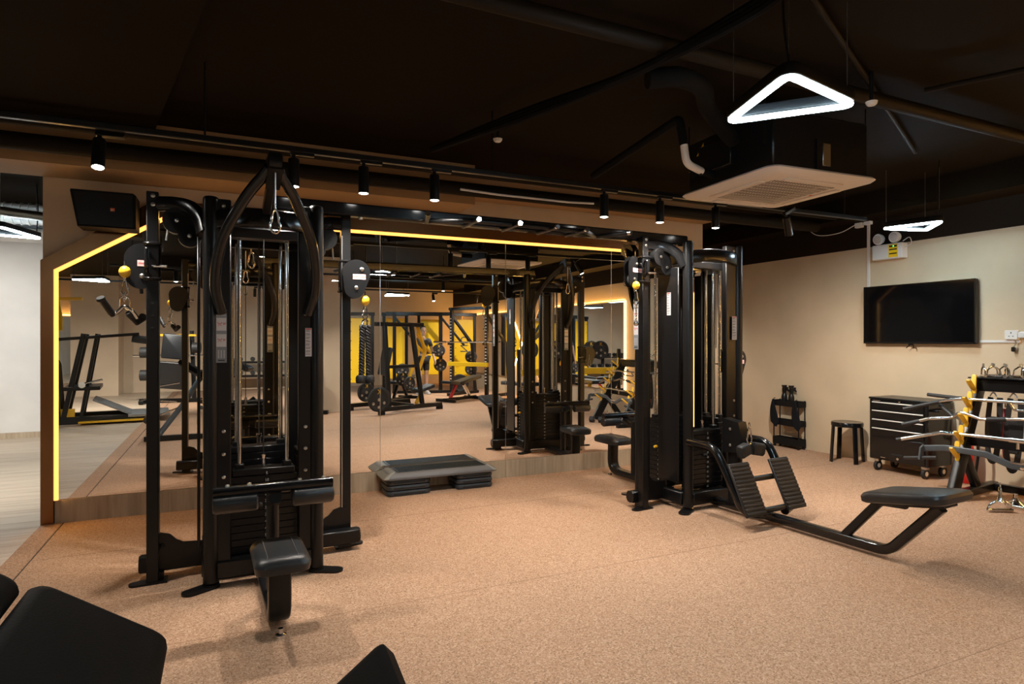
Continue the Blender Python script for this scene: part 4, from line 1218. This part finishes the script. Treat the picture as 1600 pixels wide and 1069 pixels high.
# chrome handles piled on the rack top
def onrack(p): return RK @ V(p)
hp = [((.53, -.05), 35, 'leftmost'), ((.66, -.07), -20, 'second from left, at the back'), ((.53, -.13), 80, 'third from left'), ((.64, -.17), 60, 'fourth from left'),
      ((.54, -.22), 10, 'fifth from left'), ((.66, -.28), -40, 'sixth from left'), ((.56, -.33), 25, 'seventh from left'), ((.63, -.43), -60, 'rightmost')]
for (x, y), rz, nm in hp:
    p = onrack((x, y, 1.062))
    t = thing('stirrup_handle', 'chrome stirrup handle in the pile on the rack top, ' + nm, 'handle', p, rz+7, 'chrome handles on the rack top')
    MB().tube([(-.06, 0, .013), (-.05, 0, .07), (0, 0, .105), (.05, 0, .07), (.06, 0, .013)], .0065, 8, .03).obj('yoke', 'chrome', t)
    MB().cyl((-.065, 0, .013), (.065, 0, .013), .0125, 14).obj('grip', 'chrome', t)
    MB().cyl((0, -.0, .10), (0, 0, .125), .009, 10).obj('swivel', 'steel', t)
# belts and bands hanging behind
def strap(p, w, ln, m, name, label, curl):
    q = onrack(p)
    t = thing(name, label, 'strap', q, 7)
    MB().sweep(smooth_path([(0, -w, -.02), (.0, -w*.9, -ln*.5), (.01, -w*.3, -ln*.92), (.015, w*.5, -ln), (.02, w*1.0, -ln*.8), (.01, w*.9, -ln*.4), (0, w*.4, -.02)], 6), rrect(.045, .008, .002), up=(1, 0, 0)).obj('band', m, t)
    MB().tube([(0, -w*.5, -.01), (0, 0, .035), (0, w*.5, -.01)], .006, 8, .02).obj('ring', 'steel', t)
    if curl: MB().box((.01, 0, -ln*.55), (.03, w*1.5, ln*.45), bev=.01).obj('padded_cuff', 'rubber', t)
strap((.60, -.10, .90), .05, .60, 'rubber', 'ankle_strap', 'black ankle strap hanging under the rack top, left of the pink band', True)
strap((.66, -.17, .80), .014, .45, 'pink', 'resistance_band', 'pink resistance band hanging behind the rack bars', False)
strap((.60, -.25, .90), .055, .66, 'rubber', 'ankle_strap', 'black ankle strap hanging under the rack top, right of the pink band', True)
# handles on the floor
def floor_handle(x, y, rz, label, s=1.0):
    t = thing('stirrup_handle', label, 'handle', (x, y, 0), rz)
    MB().tube([(-.10*s, 0, .016), (-.09*s, 0, .055), (-.04*s, .0, .085), (.04*s, 0, .085), (.09*s, 0, .055), (.10*s, 0, .016)], .010, 10, .03).obj('yoke', 'chrome', t)
    MB().cyl((-.10*s, 0, .016), (.10*s, 0, .016), .0155, 14).obj('grip', 'chrome', t)
    MB().lathe([(.03, .085), (.022, .10), (.012, .15), (.012, .19), (.006, .20), (.006, .24), (.001, .241)], n=16).obj('swivel_cone', 'chrome', t)
floor_handle(5.72, 2.92, -25, 'large chrome stirrup handle lying on the floor in front of the rack')
t = thing('rowing_attachment', 'polished steel double row handle on the floor under the rack', 'handle', (6.03, 2.93, 0), 10)
MB().lathe([(.001, 0), (.075, 0), (.07, .02), (.035, .05), (.016, .07), (.016, .10), (.001, .101)], (.03, .04, 0), n=20).obj('swivel_dome', 'chrome', t)
MB().tube([(-.10, -.08, .02), (-.10, .08, .02), (.02, .05, .05)], .012, 10, .03).obj('grip', 'chrome', t)
t = thing('dumbbell', 'small black dumbbell on the floor at the right edge of the view', 'dumbbell', (5.70, 2.62, .055), 60)
for sx in (-1, 1): MB().cyl((sx*.05, 0, 0), (sx*.12, 0, 0), .055, 6).obj('head', 'rubber', t)
MB().cyl((-.06, 0, 0), (.06, 0, 0), .014, 12).obj('handle', 'chrome', t)

# ---------------------------------------------------------------- benches in the foreground
def slab(c, u, v, lu, lv, th, mb=None, rad=.035):
    u = V(u).normalized(); v = V(v); v = (v-u*v.dot(u)).normalized(); w = u.cross(v)
    if w.z < 0: w = -w
    c = V(c)
    rings = []
    for h, ins, r in ((-.5, .012, rad*.8), (-.38, 0, rad), (.3, 0, rad), (.44, .008, rad*.9), (.5, .024, rad*.7)):
        rings.append([c+u*a+v*b_+w*(h*th) for a, b_ in rrect(lu-2*ins, lv-2*ins, r, 4)])
    return loft(rings)
hb = thing('back_extension_bench', 'black back extension bench with two sloping pads at the lower left corner', 'bench', (-.45, 1.45, 0), 0)
o = V((-.45, 1.45, 0))
s1 = V((1, 0, -.68)).normalized()
slab(V((-.225, 1.17, .850))-o, s1, (0, 1, 0), .27, .53, .07).obj('pad', 'pad_matte', hb)
slab(V((-.468, 1.16, 1.012))-o, s1, (0, 1, 0), .30, .50, .07).obj('pad', 'pad_matte', hb)
MB().sweep([V((-.30, 1.2, .86))-o, V((-.55, 1.40, .45))-o, V((-.85, 1.68, .04))-o], rrect(.07, .05, .008)).obj('upright', 'grey_paint', hb)
MB().sweep([V((-.62, 1.15, 1.04))-o, V((-.18, 1.15, .75))-o], rrect(.05, .04, .006)).obj('pad_rail', 'grey_paint', hb)
MB().box(V((-.62, 1.70, .04))-o, (.75, .07, .07), bev=.006).box(V((-.85, 1.40, .035))-o, (.07, .65, .06), bev=.006).obj('base', 'black', hb)
MB().cyl(V((-.62, 1.30, .50))-o, V((-.85, 1.30, .52))-o, .012, 10).cyl(V((-.60, 1.40, .42))-o, V((-.90, 1.42, .30))-o, .012, 10).obj('adjustment_pin', 'chrome', hb)
MB().cyl(V((-.95, 1.30, .30))-o, V((-.95, 1.75, .30))-o, .05, 16).obj('ankle_roller', 'leather', hb)
MB().sweep([V((-.85, 1.5, .05))-o, V((-.95, 1.5, .30))-o], rrect(.05, .04, .006)).obj('roller_post', 'black', hb)
MB().cyl(V((-.95, 1.0, .70))-o, V((-.60, 1.05, .76))-o, .012, 10).obj('hand_grip', 'chrome', hb)

C = V((.39, 1.70, .58)); u = V((-.76, .10, -.62)).normalized(); v = V((0, -.987, -.16)); v = (v-u*v.dot(u)).normalized()
w = u.cross(v)
if w.z < 0: w = -w
lb = thing('weight_bench', 'black tilted bench pad whose corner peeks in at the bottom edge', 'bench', (.26, 1.45, 0), 0)
o = V((.26, 1.45, 0))
slab(C+u*.15+v*.35-w*.03-o, u, v, .30, .70, .06, rad=.02).obj('pad', 'pad_matte', lb)
MB().sweep([C+u*.15+v*.15-w*.07-o, C+u*.15+v*.6-w*.07-o], rrect(.05, .05, .008)).obj('pad_rail', 'black', lb)
MB().sweep([C+u*.15+v*.3-w*.09-o, V((.20, 1.30, .04))-o], rrect(.05, .05, .008)).obj('upright', 'black', lb)
MB().box(V((.20, 1.30, .03))-o, (.50, .07, .06), bev=.006).box(V((.20, 1.05, .03))-o, (.06, .5, .05), bev=.006).obj('base', 'black', lb)
# ---------------------------------------------------------------- gym equipment behind the camera, seen only in the mirror
def disc(p, ax, r, label, th=.045, logo=True):
    t = thing('weight_plate', label, 'weight plate', p, 0, 'black weight plates')
    MB().lathe([(.028, -th/2), (r*.92, -th/2), (r, -th*.3), (r, th*.3), (r*.92, th/2), (r*.84, th/2), (r*.78, th*.3), (r*.42, th*.3), (r*.36, th/2), (.028, th/2)], (0, 0, 0), ax, 28).obj('disc', 'rubber', t)
    MB().cyl(V(ax)*(-th*.52), V(ax)*(th*.54), .03, 14).obj('hub_ring', 'steel', t)
    if logo:
        a = V(ax).normalized(); uz = V((0, 0, 1)); ux = uz.cross(a)
        text('K', r*.55, frame4(V((0, 0, r*.62))+a*(th*.52), ux, uz), 'yellow_pl', t)
        mb = MB()
        for k in range(3):
            an = R(210+k*60)
            mb.add([], [])
            c = ux*(r*.6*math.cos(an))+uz*(r*.6*math.sin(an))+a*(th*.31)
            mb.lathe([(.001, 0), (r*.13, 0), (r*.11, .003), (.001, .004)], c, a, 12)
        mb.obj('grip_slots', 'steel', t, kind='stuff')
    return t

# plate-loaded row machine standing by the pillar
pm_ = thing('row_machine', 'black plate-loaded row machine with yellow levers in front of the beige pillar', 'weight machine', (3.1, -.75, 0), -22)
for y in (.55, -.5):
    MB().box((0, y, .10), (1.5, .08, .08), bev=.006).box((-.70, y, .04), (.10, .09, .08)).box((.70, y, .04), (.10, .09, .08)).obj('base_beam', 'black', pm_)
MB().box((0, .02, .12), (.08, 1.1, .08), bev=.006).obj('spine_beam', 'black', pm_)
for x in (-.42, .22):
    MB().sweep([(x+.12*(1 if x > 0 else -.3), .45, .12), (x, .25, 1.72)], rrect(.075, .075, .008), up=(1, 0, 0)).obj('upright', 'black', pm_)
MB().box((-.05, .24, 1.70), (1.15, .08, .08), bev=.006).obj('top_beam', 'black', pm_)
MB().box((-.08, .36, .88), (.66, .06, .06), bev=.006).obj('mid_beam', 'black', pm_)
for x in (.34, .52):
    MB().sweep(fillet([(x-.06, .15, 1.66), (x+.22, .05, 1.15), (x+.02, .0, .62)], .1), rrect(.06, .05, .008)).obj('lever_arm', 'yellow_dk', pm_, label='yellow lever arm')
    MB().sweep([(x-.02, .10, 1.52), (x+.18, .05, 1.28), (x+.42, -.02, 1.12)], rrect(.05, .05, .008)).obj('lever_brace', 'yellow_dk', pm_)
    MB().cyl((x+.38, -.02, 1.13), (x+.58, -.04, 1.12), .02, 12).obj('handle_grip', 'rubber', pm_)
slab((-.30, .1, .98), (.25, 0, 1), (0, 1, 0), .55, .28, .07).obj('chest_pad', 'leather', pm_)
slab((.48, .30, .42), (1, .0, .25), (0, 1, 0), .42, .3, .07).obj('seat', 'leather', pm_)
MB().sweep([(.48, .3, .38), (.30, .3, .12)], rrect(.06, .06, .008)).obj('seat_post', 'yellow_dk', pm_)
for (px, py, pz, r, nm) in ((2.62, .08, .30, .225, 'nearest the mirror on the row machine'), (2.55, -.85, .36, .19, 'left rear on the row machine'), (3.25, -.20, .56, .13, 'small one under the yellow levers'), (3.22, -.62, .62, .14, 'behind the small one under the yellow levers')):
    disc((px, py, pz), (.37, .93, 0), r, 'black weight plate, ' + nm)
disc((2.57, .16, .30), (.37, .93, 0), .225, 'black weight plate outermost on the row machine, nearest the mirror')

# yellow storage and rack wall
def yellow_panel(x, y, rz, w, z0, z1, label, word=None):
    t = thing('functional_trainer', label, 'weight machine', (x, y, 0), rz)
    MB().box((0, 0, (z0+z1)/2), (w, .10, z1-z0), bev=.012).obj('shroud', 'yellow', t, label='yellow front shroud')
    for sx in (-1, 1):
        MB().box((sx*(w/2+.05), -.05, 1.06), (.08, .08, 2.12), bev=.005).obj('upright', 'black', t)
        MB().box((sx*(w/2+.05), 0, .04), (.09, .45, .07), bev=.005).obj('foot', 'black', t)
    MB().box((0, -.05, 2.09), (w+.22, .09, .09), bev=.005).obj('top_beam', 'black', t)
    b = MB()
    for k in range(7): b.lathe([(.001, 0), (.012, 0), (.001, .008)], (-w/2+.04, .05, z0+.1+k*(z1-z0-.2)/6), (0, 1, 0), 8)
    b.obj('bolts', 'black', t, kind='stuff')
    if word:
        sh_ = t.children[0]
        text(word, .30, frame4((0, .0515, (z0+z1)/2+.1), (0, 0, 1), (1, 0, 0)), 'ink', sh_)
yellow_panel(3.30, -5.25, 15, .54, .25, 1.98, 'tall yellow trainer shroud left of the row machine levers in the mirror')
yellow_panel(4.19, -5.01, 15, .50, .35, 1.98, 'yellow trainer shroud behind the row machine levers in the mirror')
yellow_panel(5.08, -4.77, 15, .48, .45, 1.95, 'yellow trainer shroud behind the standing person in the mirror')
yellow_panel(5.97, -4.53, 15, .52, .40, 1.95, 'yellow trainer shroud with black lettering beside the squat rack', 'ND')

# black storage frame with plates and yellow bench bars
fr_ = thing('rig_frame', 'tall black rig frame with diagonal braces in front of the yellow shrouds', 'rig', (4.75, -4.25, 0), 15)
for x in (-.75, .45):
    MB().box((x, 0, 1.06), (.09, .09, 2.12), bev=.006).obj('upright', 'black', fr_)
    MB().sweep([(x, .0, 2.0), (x+.62, 0, 1.25)], rrect(.06, .05, .006), up=(0, 1, 0)).obj('diagonal_brace', 'black', fr_)
MB().box((-.1, 0, 2.08), (1.75, .09, .09), bev=.006).obj('top_beam', 'black', fr_)
MB().box((.05, .02, .04), (1.7, .09, .07), bev=.006).obj('base_beam', 'black', fr_)
for k, (x, y, z, r, nm) in enumerate(((5.12, -4.1, 1.12, .17, 'upper one on the black rig frame'), (5.16, -4.1, .74, .17, 'middle one on the black rig frame'),
                                  (4.15, -4.12, .62, .17, 'left of the standing person'), (5.72, -4.15, .24, .24, 'grey big one leaning low beside the rig'), (5.95, -3.9, .95, .16, 'upper one at the squat rack'), (5.95, -3.9, .62, .16, 'lower one at the squat rack'))):
    disc((x, y, z), (-.35, .94, 0), r, 'black weight plate, ' + nm, logo=k != 3)

# squat rack with barbell
sq = thing('squat_rack', 'black squat rack with numbered upright holes by the right wall mirrors', 'squat rack', (5.45, -2.75, 0), 60)
for x in (-.55, .55):
    up_ = MB().box((x, 0, 1.10), (.08, .08, 2.2), bev=.006).obj('upright', 'black', sq)
    hl = MB()
    for k in range(22): hl.box((x-.0, .0415, .35+k*.075), (.05, .002, .032))
    hl.obj('hole_marks', 'white', up_, kind='stuff')
    MB().box((x, -.45, .04), (.08, 1.2, .07), bev=.006).obj('base', 'black', sq)
    MB().sweep([(x, 0, 2.0), (x, -.8, 1.3), (x, -.95, .05)], rrect(.07, .06, .006), up=(1, 0, 0)).obj('rear_brace', 'black', sq)
    MB().box((x, .08, 1.30), (.05, .12, .05), bev=.006).obj('j_hook', 'black', sq)
MB().box((0, -.02, 2.17), (1.3, .07, .07), bev=.006).obj('pull_up_beam', 'black', sq)
MB().box((0, .05, .80), (1.25, .06, .10), bev=.006).obj('safety_beam', 'yellow', sq, label='yellow safety beam')
q = Matrix.Translation((5.45, -2.75, 0)) @ Matrix.Rotation(R(60), 4, 'Z')
bb = thing('barbell', 'chrome barbell resting on the squat rack hooks', 'barbell', q @ V((0, .11, 1.342)), 60)
MB().cyl((-1.0, 0, 0), (1.0, 0, 0), .0145, 12).obj('shaft', 'chrome', bb)
for s in (-1, 1): MB().cyl((s*.66, 0, 0), (s*1.05, 0, 0), .025, 14).obj('sleeve', 'chrome', bb)
def bench(x, y, rz, label, red=False):
    t = thing('weight_bench', label, 'bench', (x, y, 0), rz)
    MB().box((0, 0, .05), (1.15, .07, .07), bev=.006).obj('spine', 'black', t)
    for sx in (-.5, .5): MB().box((sx, 0, .035), (.08, .55, .07), bev=.006).obj('foot', 'black', t)
    MB().sweep([(-.35, 0, .08), (-.15, 0, .36)], rrect(.06, .06, .008)).obj('post', 'red' if red else 'black', t)
    MB().sweep([(.35, 0, .08), (.12, 0, .36)], rrect(.06, .06, .008)).obj('post', 'chrome' if red else 'black', t)
    slab((.26, 0, .47), (1, 0, .16), (0, 1, 0), .78, .29, .07).obj('backrest', 'leather', t)
    slab((-.33, 0, .43), (1, 0, -.08), (0, 1, 0), .36, .29, .07).obj('seat', 'leather', t)
bench(4.95, -2.0, -30, 'black adjustable bench with red post in front of the squat rack', True)
bench(3.7, -2.6, -50, 'low black flat bench left of the squat rack')
yb = thing('bench_press', 'yellow-framed bench press station along the right wall mirrors', 'bench press', (5.85, -.55, 0), 80)
MB().box((0, 0, .05), (1.3, .08, .08), bev=.006).obj('spine', 'black', yb)
for sx in (-.6, .6): MB().box((sx, 0, .04), (.08, .7, .07), bev=.006).obj('foot', 'black', yb)
for sy in (-.45, .45):
    MB().box((.5, sy, .60), (.07, .07, 1.2), bev=.006).obj('upright', 'black', yb)
MB().box((.5, 0, .72), (.06, .95, .14), bev=.006).obj('name_board', 'yellow', yb, label='yellow board across the uprights')
slab((-.1, 0, .45), (1, 0, .02), (0, 1, 0), 1.1, .30, .08).obj('pad', 'leather', yb)
MB().box((-.1, 0, .25), (.07, .07, .36)).obj('post', 'yellow', yb)
for sx, nm in ((-1, 'left'), (1, 'right')):
    disc((6.05-.0+.1*sx, -.05+.5*sx*.2+.25*sx, 1.18), (0, 1, 0), .20, 'black weight plate, %s one on the bench press uprights' % nm)

# low dumbbell stand and plate tree by the pillar
pt = thing('plate_tree', 'black plate tree beside the beige pillar', 'plate tree', (1.52, -.62, 0), 20)
MB().box((0, 0, .55), (.08, .08, 1.05), bev=.006).obj('post', 'black', pt)
MB().box((0, 0, .04), (.55, .10, .07), bev=.006).box((0, 0, .04), (.10, .45, .07), bev=.006).obj('base', 'black', pt)
for z in (.35, .68, .98):
    MB().cyl((0, -.02, z), (0, .28, z+.02), .022, 12).obj('peg', 'chrome', pt)
for z, r, nm in ((.37, .20, 'bottom'), (.70, .16, 'middle'), (1.0, .12, 'top')):
    p = Matrix.Translation((1.52, -.62, 0)) @ Matrix.Rotation(R(20), 4, 'Z') @ V((0, .15, z))
    disc(p, (-.34, .94, 0), r, 'black weight plate, %s one on the plate tree' % nm)

# hack squat on the wooden floor
hs = thing('hack_squat', 'black leaning squat machine with grey foot plate on the wooden floor', 'weight machine', (-2.25, -1.05, 0), -6)
for y in (-.38, .38):
    MB().box((.0, y, .08), (2.2, .09, .12), bev=.008).obj('base_beam', 'black', hs)
    MB().sweep([(-.15, y, .12), (.12, y, 1.50)], rrect(.07, .09, .008), up=(0, 1, 0)).obj('guide_rail', 'black', hs)
    MB().sweep([(.08, y*.8, .12), (.30, y*.8, 1.50)], rrect(.05, .07, .008), up=(0, 1, 0)).obj('guide_rail', 'black', hs)
    MB().sweep([(-.62, y, .12), (-.55, y, 2.15)], rrect(.09, .08, .008), up=(0, 1, 0)).obj('tall_upright', 'black', hs)
    MB().sweep(fillet([(-.78, y, 1.32), (-.28, y, 1.02), (-.22, y, .12)], .12), rrect(.07, .08, .01), up=(0, 1, 0)).obj('front_leg', 'black_gloss', hs)
for (dx, y) in ((-.80, .45), (-.45, .42)):
    b_ = MB().box((dx, y, 1.15), (.15, .03, 1.2), bev=.006).obj('drilled_plate', 'grey_plate', hs)
    d_ = MB()
    for k in range(7): d_.cyl((dx+.02, y+.015, .72+k*.14), (dx+.02, y+.018, .72+k*.14), .013, 8)
    d_.obj('holes', 'dark', b_, kind='stuff')
MB().box((.10, .0, .60), (.5, .9, .06), bev=.006).obj('cross_beam', 'black', hs)
MB().sweep([(-.75, .42, 1.36), (.9, .30, 1.50)], rrect(.05, .05, .008)).obj('lever_bar', 'black', hs)
for s in (-1, 1): slab((.95, .25*s, 1.40), (1, 0, -.15), (0, 1, 0), .32, .18, .13).obj('shoulder_pad', 'leather', hs)
fpn = slab((.52, 0, .27), (1, 0, -.5), (0, 1, 0), .62, .80, .03).obj('foot_plate', 'grey_plate', hs)
MB().box((1.05, 0, .12), (.62, .9, .05), bev=.006).obj('platform', 'grey_plate', hs)
MB().box((.55, 0, .05), (1.0, 1.0, .03), bev=.004).obj('yellow_edge', 'yellow_dk', hs)
MB().cyl((.12, .40, .68), (.38, .45, .74), .016, 12).cyl((.10, .42, .66), (.10, .46, .66), .05, 16).obj('safety_handle', 'chrome', hs)
MB().cyl((-.45, .44, .95), (-.45, .47, .95), .12, 24).obj('cam_wheel', 'grey_plate', hs)
MB().box((-.45, .3, .72), (.4, .06, .12), bev=.006).box((-.35, .35, .2), (.7, .06, .14), bev=.006).obj('yellow_bracket', 'yellow_dk', hs)
MB().sweep([(-.25, .3, 2.10), (-.2, .3, 1.75), (-.2, .35, 1.55)], rrect(.07, .06, .01)).sweep([(-.5, .3, 2.05), (.1, .3, 2.08)], rrect(.05, .05, .01)).obj('yellow_horn', 'yellow_dk', hs)

# second machine behind the benches, left half of the mirror
tb = thing('leg_machine', 'black padded leg machine with yellow frame further back on the left', 'weight machine', (-.95, -4.2, 0), 10)
MB().box((0, 0, .05), (1.5, .09, .09), bev=.006).box((-.6, 0, .05), (.09, .9, .08), bev=.006).box((.6, 0, .05), (.09, .9, .08), bev=.006).obj('base', 'black', tb)
MB().sweep([(-.45, 0, .08), (-.40, 0, 1.55)], rrect(.08, .08, .008), up=(0, 1, 0)).sweep([(.35, 0, .08), (.30, 0, 1.60)], rrect(.08, .08, .008), up=(0, 1, 0)).obj('upright', 'black', tb)
MB().box((-.05, .05, 1.50), (.9, .05, .05), bev=.006).box((-.42, .08, 1.25), (.06, .06, .8), bev=.006).obj('yellow_frame', 'yellow_dk', tb)
slab((-.02, .15, 1.25), (.1, 0, 1), (1, 0, 0), .55, .48, .10).obj('backrest', 'leather', tb)
slab((-.05, .25, .62), (.1, .2, 1), (1, 0, 0), .60, .50, .10).obj('seat', 'leather', tb)
MB().cyl((-.85, .1, 1.05), (.75, .1, 1.05), .018, 12).obj('bar', 'chrome', tb)
for x, z in ((-.62, 1.12), (.42, 1.22), (-.62, .62)):
    MB().cyl((x-.08, .1, z), (x+.08, .1, z), .12, 18).obj('roller_pad', 'rubber', tb)
hl_ = thing('decline_bench', 'dark slate bench frame with chrome pins behind the left cable tower', 'bench', (.15, -2.2, 0), 25)
MB().sweep([(-.5, 0, .05), (.1, 0, .85)], rrect(.09, .07, .008), up=(0, 1, 0)).box((0, 0, .04), (1.3, .08, .07), bev=.006).obj('frame', 'grey_paint', hl_)
slab((.1, 0, .92), (1, 0, -.45), (0, 1, 0), .6, .32, .09).obj('pad', 'leather', hl_)
MB().cyl((-.3, -.2, .45), (-.1, -.2, .55), .015, 10).obj('pin', 'chrome', hl_)

# dumbbell rack along the back wall
dr_ = thing('dumbbell_rack', 'black two-tier dumbbell rack along the back wall', 'rack', (1.2, -7.1, 0), 0)
for z in (.40, .78):
    MB().box((0, 0, z), (2.6, .40, .05), bev=.006).obj('shelf', 'black', dr_)
for x in (-1.25, 0, 1.25): MB().box((x, -.1, .45), (.08, .10, .9), bev=.006).box((x, 0, .03), (.08, .55, .06)).obj('leg', 'black', dr_)
place = ['first', 'second', 'third', 'fourth', 'fifth', 'sixth', 'seventh', 'eighth']
dproto = None
for tier, (z, nmt) in enumerate(((.425, 'lower'), (.805, 'upper'))):
    for k in range(8):
        if dproto is None:
            dproto = thing('dumbbell', 'x', 'dumbbell', group='dumbbells on the back wall rack')
            for s in (-1, 1): MB().cyl((0, s*.05, 0), (0, s*.13, 0), .062, 8).obj('head', 'rubber', dproto)
            MB().cyl((0, -.06, 0), (0, .06, 0), .015, 10).obj('handle', 'chrome', dproto)
            o = dproto
        else: o = copy_tree(dproto)
        o.location = (1.2-1.1+k*.31, -7.1, z+.063)
        o['label'] = 'black dumbbell, %s from the left on the %s tier of the back wall rack' % (place[k], nmt)

# ---------------------------------------------------------------- the person seen standing in the mirror
def person(loc, rz, label, shirt):
    t = thing('person', label, 'person', loc, rz)
    J = {}
    names = ['pelvis', 'waist', 'chest', 'neck', 'head0', 'hipL', 'kneeL', 'ankL', 'toeL', 'hipR', 'kneeR', 'ankR', 'toeR',
             'shL', 'elL', 'wrL', 'haL', 'shR', 'elR', 'wrR', 'haR']
    co = [(0, 0, .93), (0, 0, 1.08), (0, .01, 1.30), (0, 0, 1.48), (0, .01, 1.55), (.09, 0, .90), (.10, .02, .50), (.10, -.02, .08), (.11, .14, .035),
          (-.09, 0, .90), (-.10, .03, .50), (-.11, .0, .08), (-.13, .15, .035),
          (.185, 0, 1.41), (.25, .03, 1.13), (.25, .16, .93), (.245, .20, .86), (-.185, 0, 1.41), (-.25, .02, 1.13), (-.27, .10, .90), (-.27, .13, .82)]
    rad = [.135, .125, .145, .055, .055, .095, .062, .042, .035, .095, .062, .042, .035, .06, .045, .032, .03, .06, .045, .032, .03]
    ed = [(0, 1), (1, 2), (2, 3), (3, 4), (0, 5), (5, 6), (6, 7), (7, 8), (0, 9), (9, 10), (10, 11), (11, 12), (2, 13), (13, 14), (14, 15), (15, 16), (2, 17), (17, 18), (18, 19), (19, 20)]
    # five fingers per hand
    for base, s in ((16, 1), (20, -1)):
        b = V(co[base])
        for k in range(4):
            i = len(co)
            co.append(tuple(b+V((.0, -.03+.02*k+.02, -.035)))); rad.append(.010)
            co.append(tuple(b+V((-s*.008, -.03+.02*k+.03, -.065-(.012 if k in (1, 2) else 0))))); rad.append(.009)
            co.append(tuple(b+V((-s*.022, -.03+.02*k+.034, -.085-(.014 if k in (1, 2) else 0))))); rad.append(.008)
            ed += [(base, i), (i, i+1), (i+1, i+2)]
        i = len(co)
        co.append(tuple(b+V((-s*.01, .05, .0)))); rad.append(.011)
        co.append(tuple(b+V((-s*.018, .07, -.03)))); rad.append(.009)
        ed += [(base, i), (i, i+1)]
    def grow(name, idx, scale, m, cut=None):
        mp = {j: k for k, j in enumerate(idx)}
        me = bpy.data.meshes.new(name)
        me.from_pydata([co[j] for j in idx], [(mp[a], mp[b_]) for a, b_ in ed if a in mp and b_ in mp], [])
        ob = bpy.data.objects.new(name, me); COL.objects.link(ob)
        sk = ob.modifiers.new('skin', 'SKIN'); sk.use_smooth_shade = True
        sv = me.skin_vertices[0].data
        for k, j in enumerate(idx):
            r_ = rad[j]*scale
            sv[k].radius = (r_, r_*(.72 if j in (0, 1, 2) else 1))
            sv[k].use_root = (k == 0)
        ss = ob.modifiers.new('sub', 'SUBSURF'); ss.levels = 1; ss.render_levels = 1
        bpy.context.view_layer.update()
        dg = bpy.context.evaluated_depsgraph_get()
        nm = bpy.data.meshes.new_from_object(ob.evaluated_get(dg))
        bpy.data.objects.remove(ob)
        nm.name = name
        nm.materials.clear(); nm.materials.append(M[m])
        o = bpy.data.objects.new(name, nm); COL.objects.link(o); o.parent = t
        return o
    grow('body', list(range(len(co))), 1.0, 'skin')
    save = list(co)
    # shirt covers chest, waist, upper arms; shorts cover hips to knees
    co[14] = tuple(V(save[13]).lerp(V(save[14]), .75)); co[18] = tuple(V(save[17]).lerp(V(save[18]), .75))
    co[0] = (0, 0, .84); co[3] = (0, 0, 1.43); rad_s = list(rad); rad[3] = .07; rad[14] = rad[18] = .055
    grow('shirt', [0, 1, 2, 3, 13, 14, 17, 18], 1.14, shirt)
    co[0] = save[0]
    co[6] = tuple(V(save[5]).lerp(V(save[6]), .85)); co[10] = tuple(V(save[9]).lerp(V(save[10]), .85)); rad[6] = rad[10] = .075
    grow('shorts', [0, 5, 6, 9, 10], 1.14, 'shorts')
    co[:] = save; rad[:] = rad_s
    # head
    hdm = MB()
    rings = []
    prof = [(-.125, .045, .050), (-.105, .058, .068), (-.06, .068, .082), (0, .074, .093), (.045, .075, .096), (.085, .063, .083), (.11, .035, .048), (.118, .006, .008)]
    for z, a, b_ in prof:
        rings.append([(a*math.cos(2*math.pi*q/20), .012+b_*math.sin(2*math.pi*q/20), 1.635+z) for q in range(20)])
    hd_ = loft(rings).obj('head', 'skin', t)
    MB().prism([(-.0, .03), (.024, -.018), (.0, -.028)], (-.010, .10, 1.625), (0, 1, 0), (0, 0, 1), .02).obj('nose', 'skin', hd_)
    for s in (-1, 1):
        MB().ball((s*.030, .098, 1.640), .010, 6).obj('eye', 'ink', hd_)
        MB().ball((s*.076, .01, 1.625), .022, 6, 1.4).obj('ear', 'skin', hd_)
    MB().box((0, .096, 1.575), (.045, .012, .008), bev=.003).obj('mouth', 'label_red', hd_)
    rings = [[(a*1.09*math.cos(2*math.pi*q/20), (.0 if z < .05 else .006)+b_*1.08*math.sin(2*math.pi*q/20)*(1 if math.sin(2*math.pi*q/20) < 0 or z > .055 else .78), 1.645+z) for q in range(20)] for z, a, b_ in prof[2:]]
    loft(rings).obj('hair', 'hair', hd_)
    for s, j in ((1, 8), (-1, 12)):
        x = co[j][0]
        loft([rr3(.085, .25, 0, .04, (x, .06)), rr3(.09, .26, .02, .04, (x, .06)), rr3(.085, .24, .045, .04, (x, .055)), rr3(.07, .16, .08, .03, (x, .02)), rr3(.06, .10, .10, .03, (x, .0))]).obj('shoe', 'shoe', t)
person((4.63, -3.92, 0), -10, 'person in charcoal T-shirt and black shorts standing at the black rig frame', 'shirt')
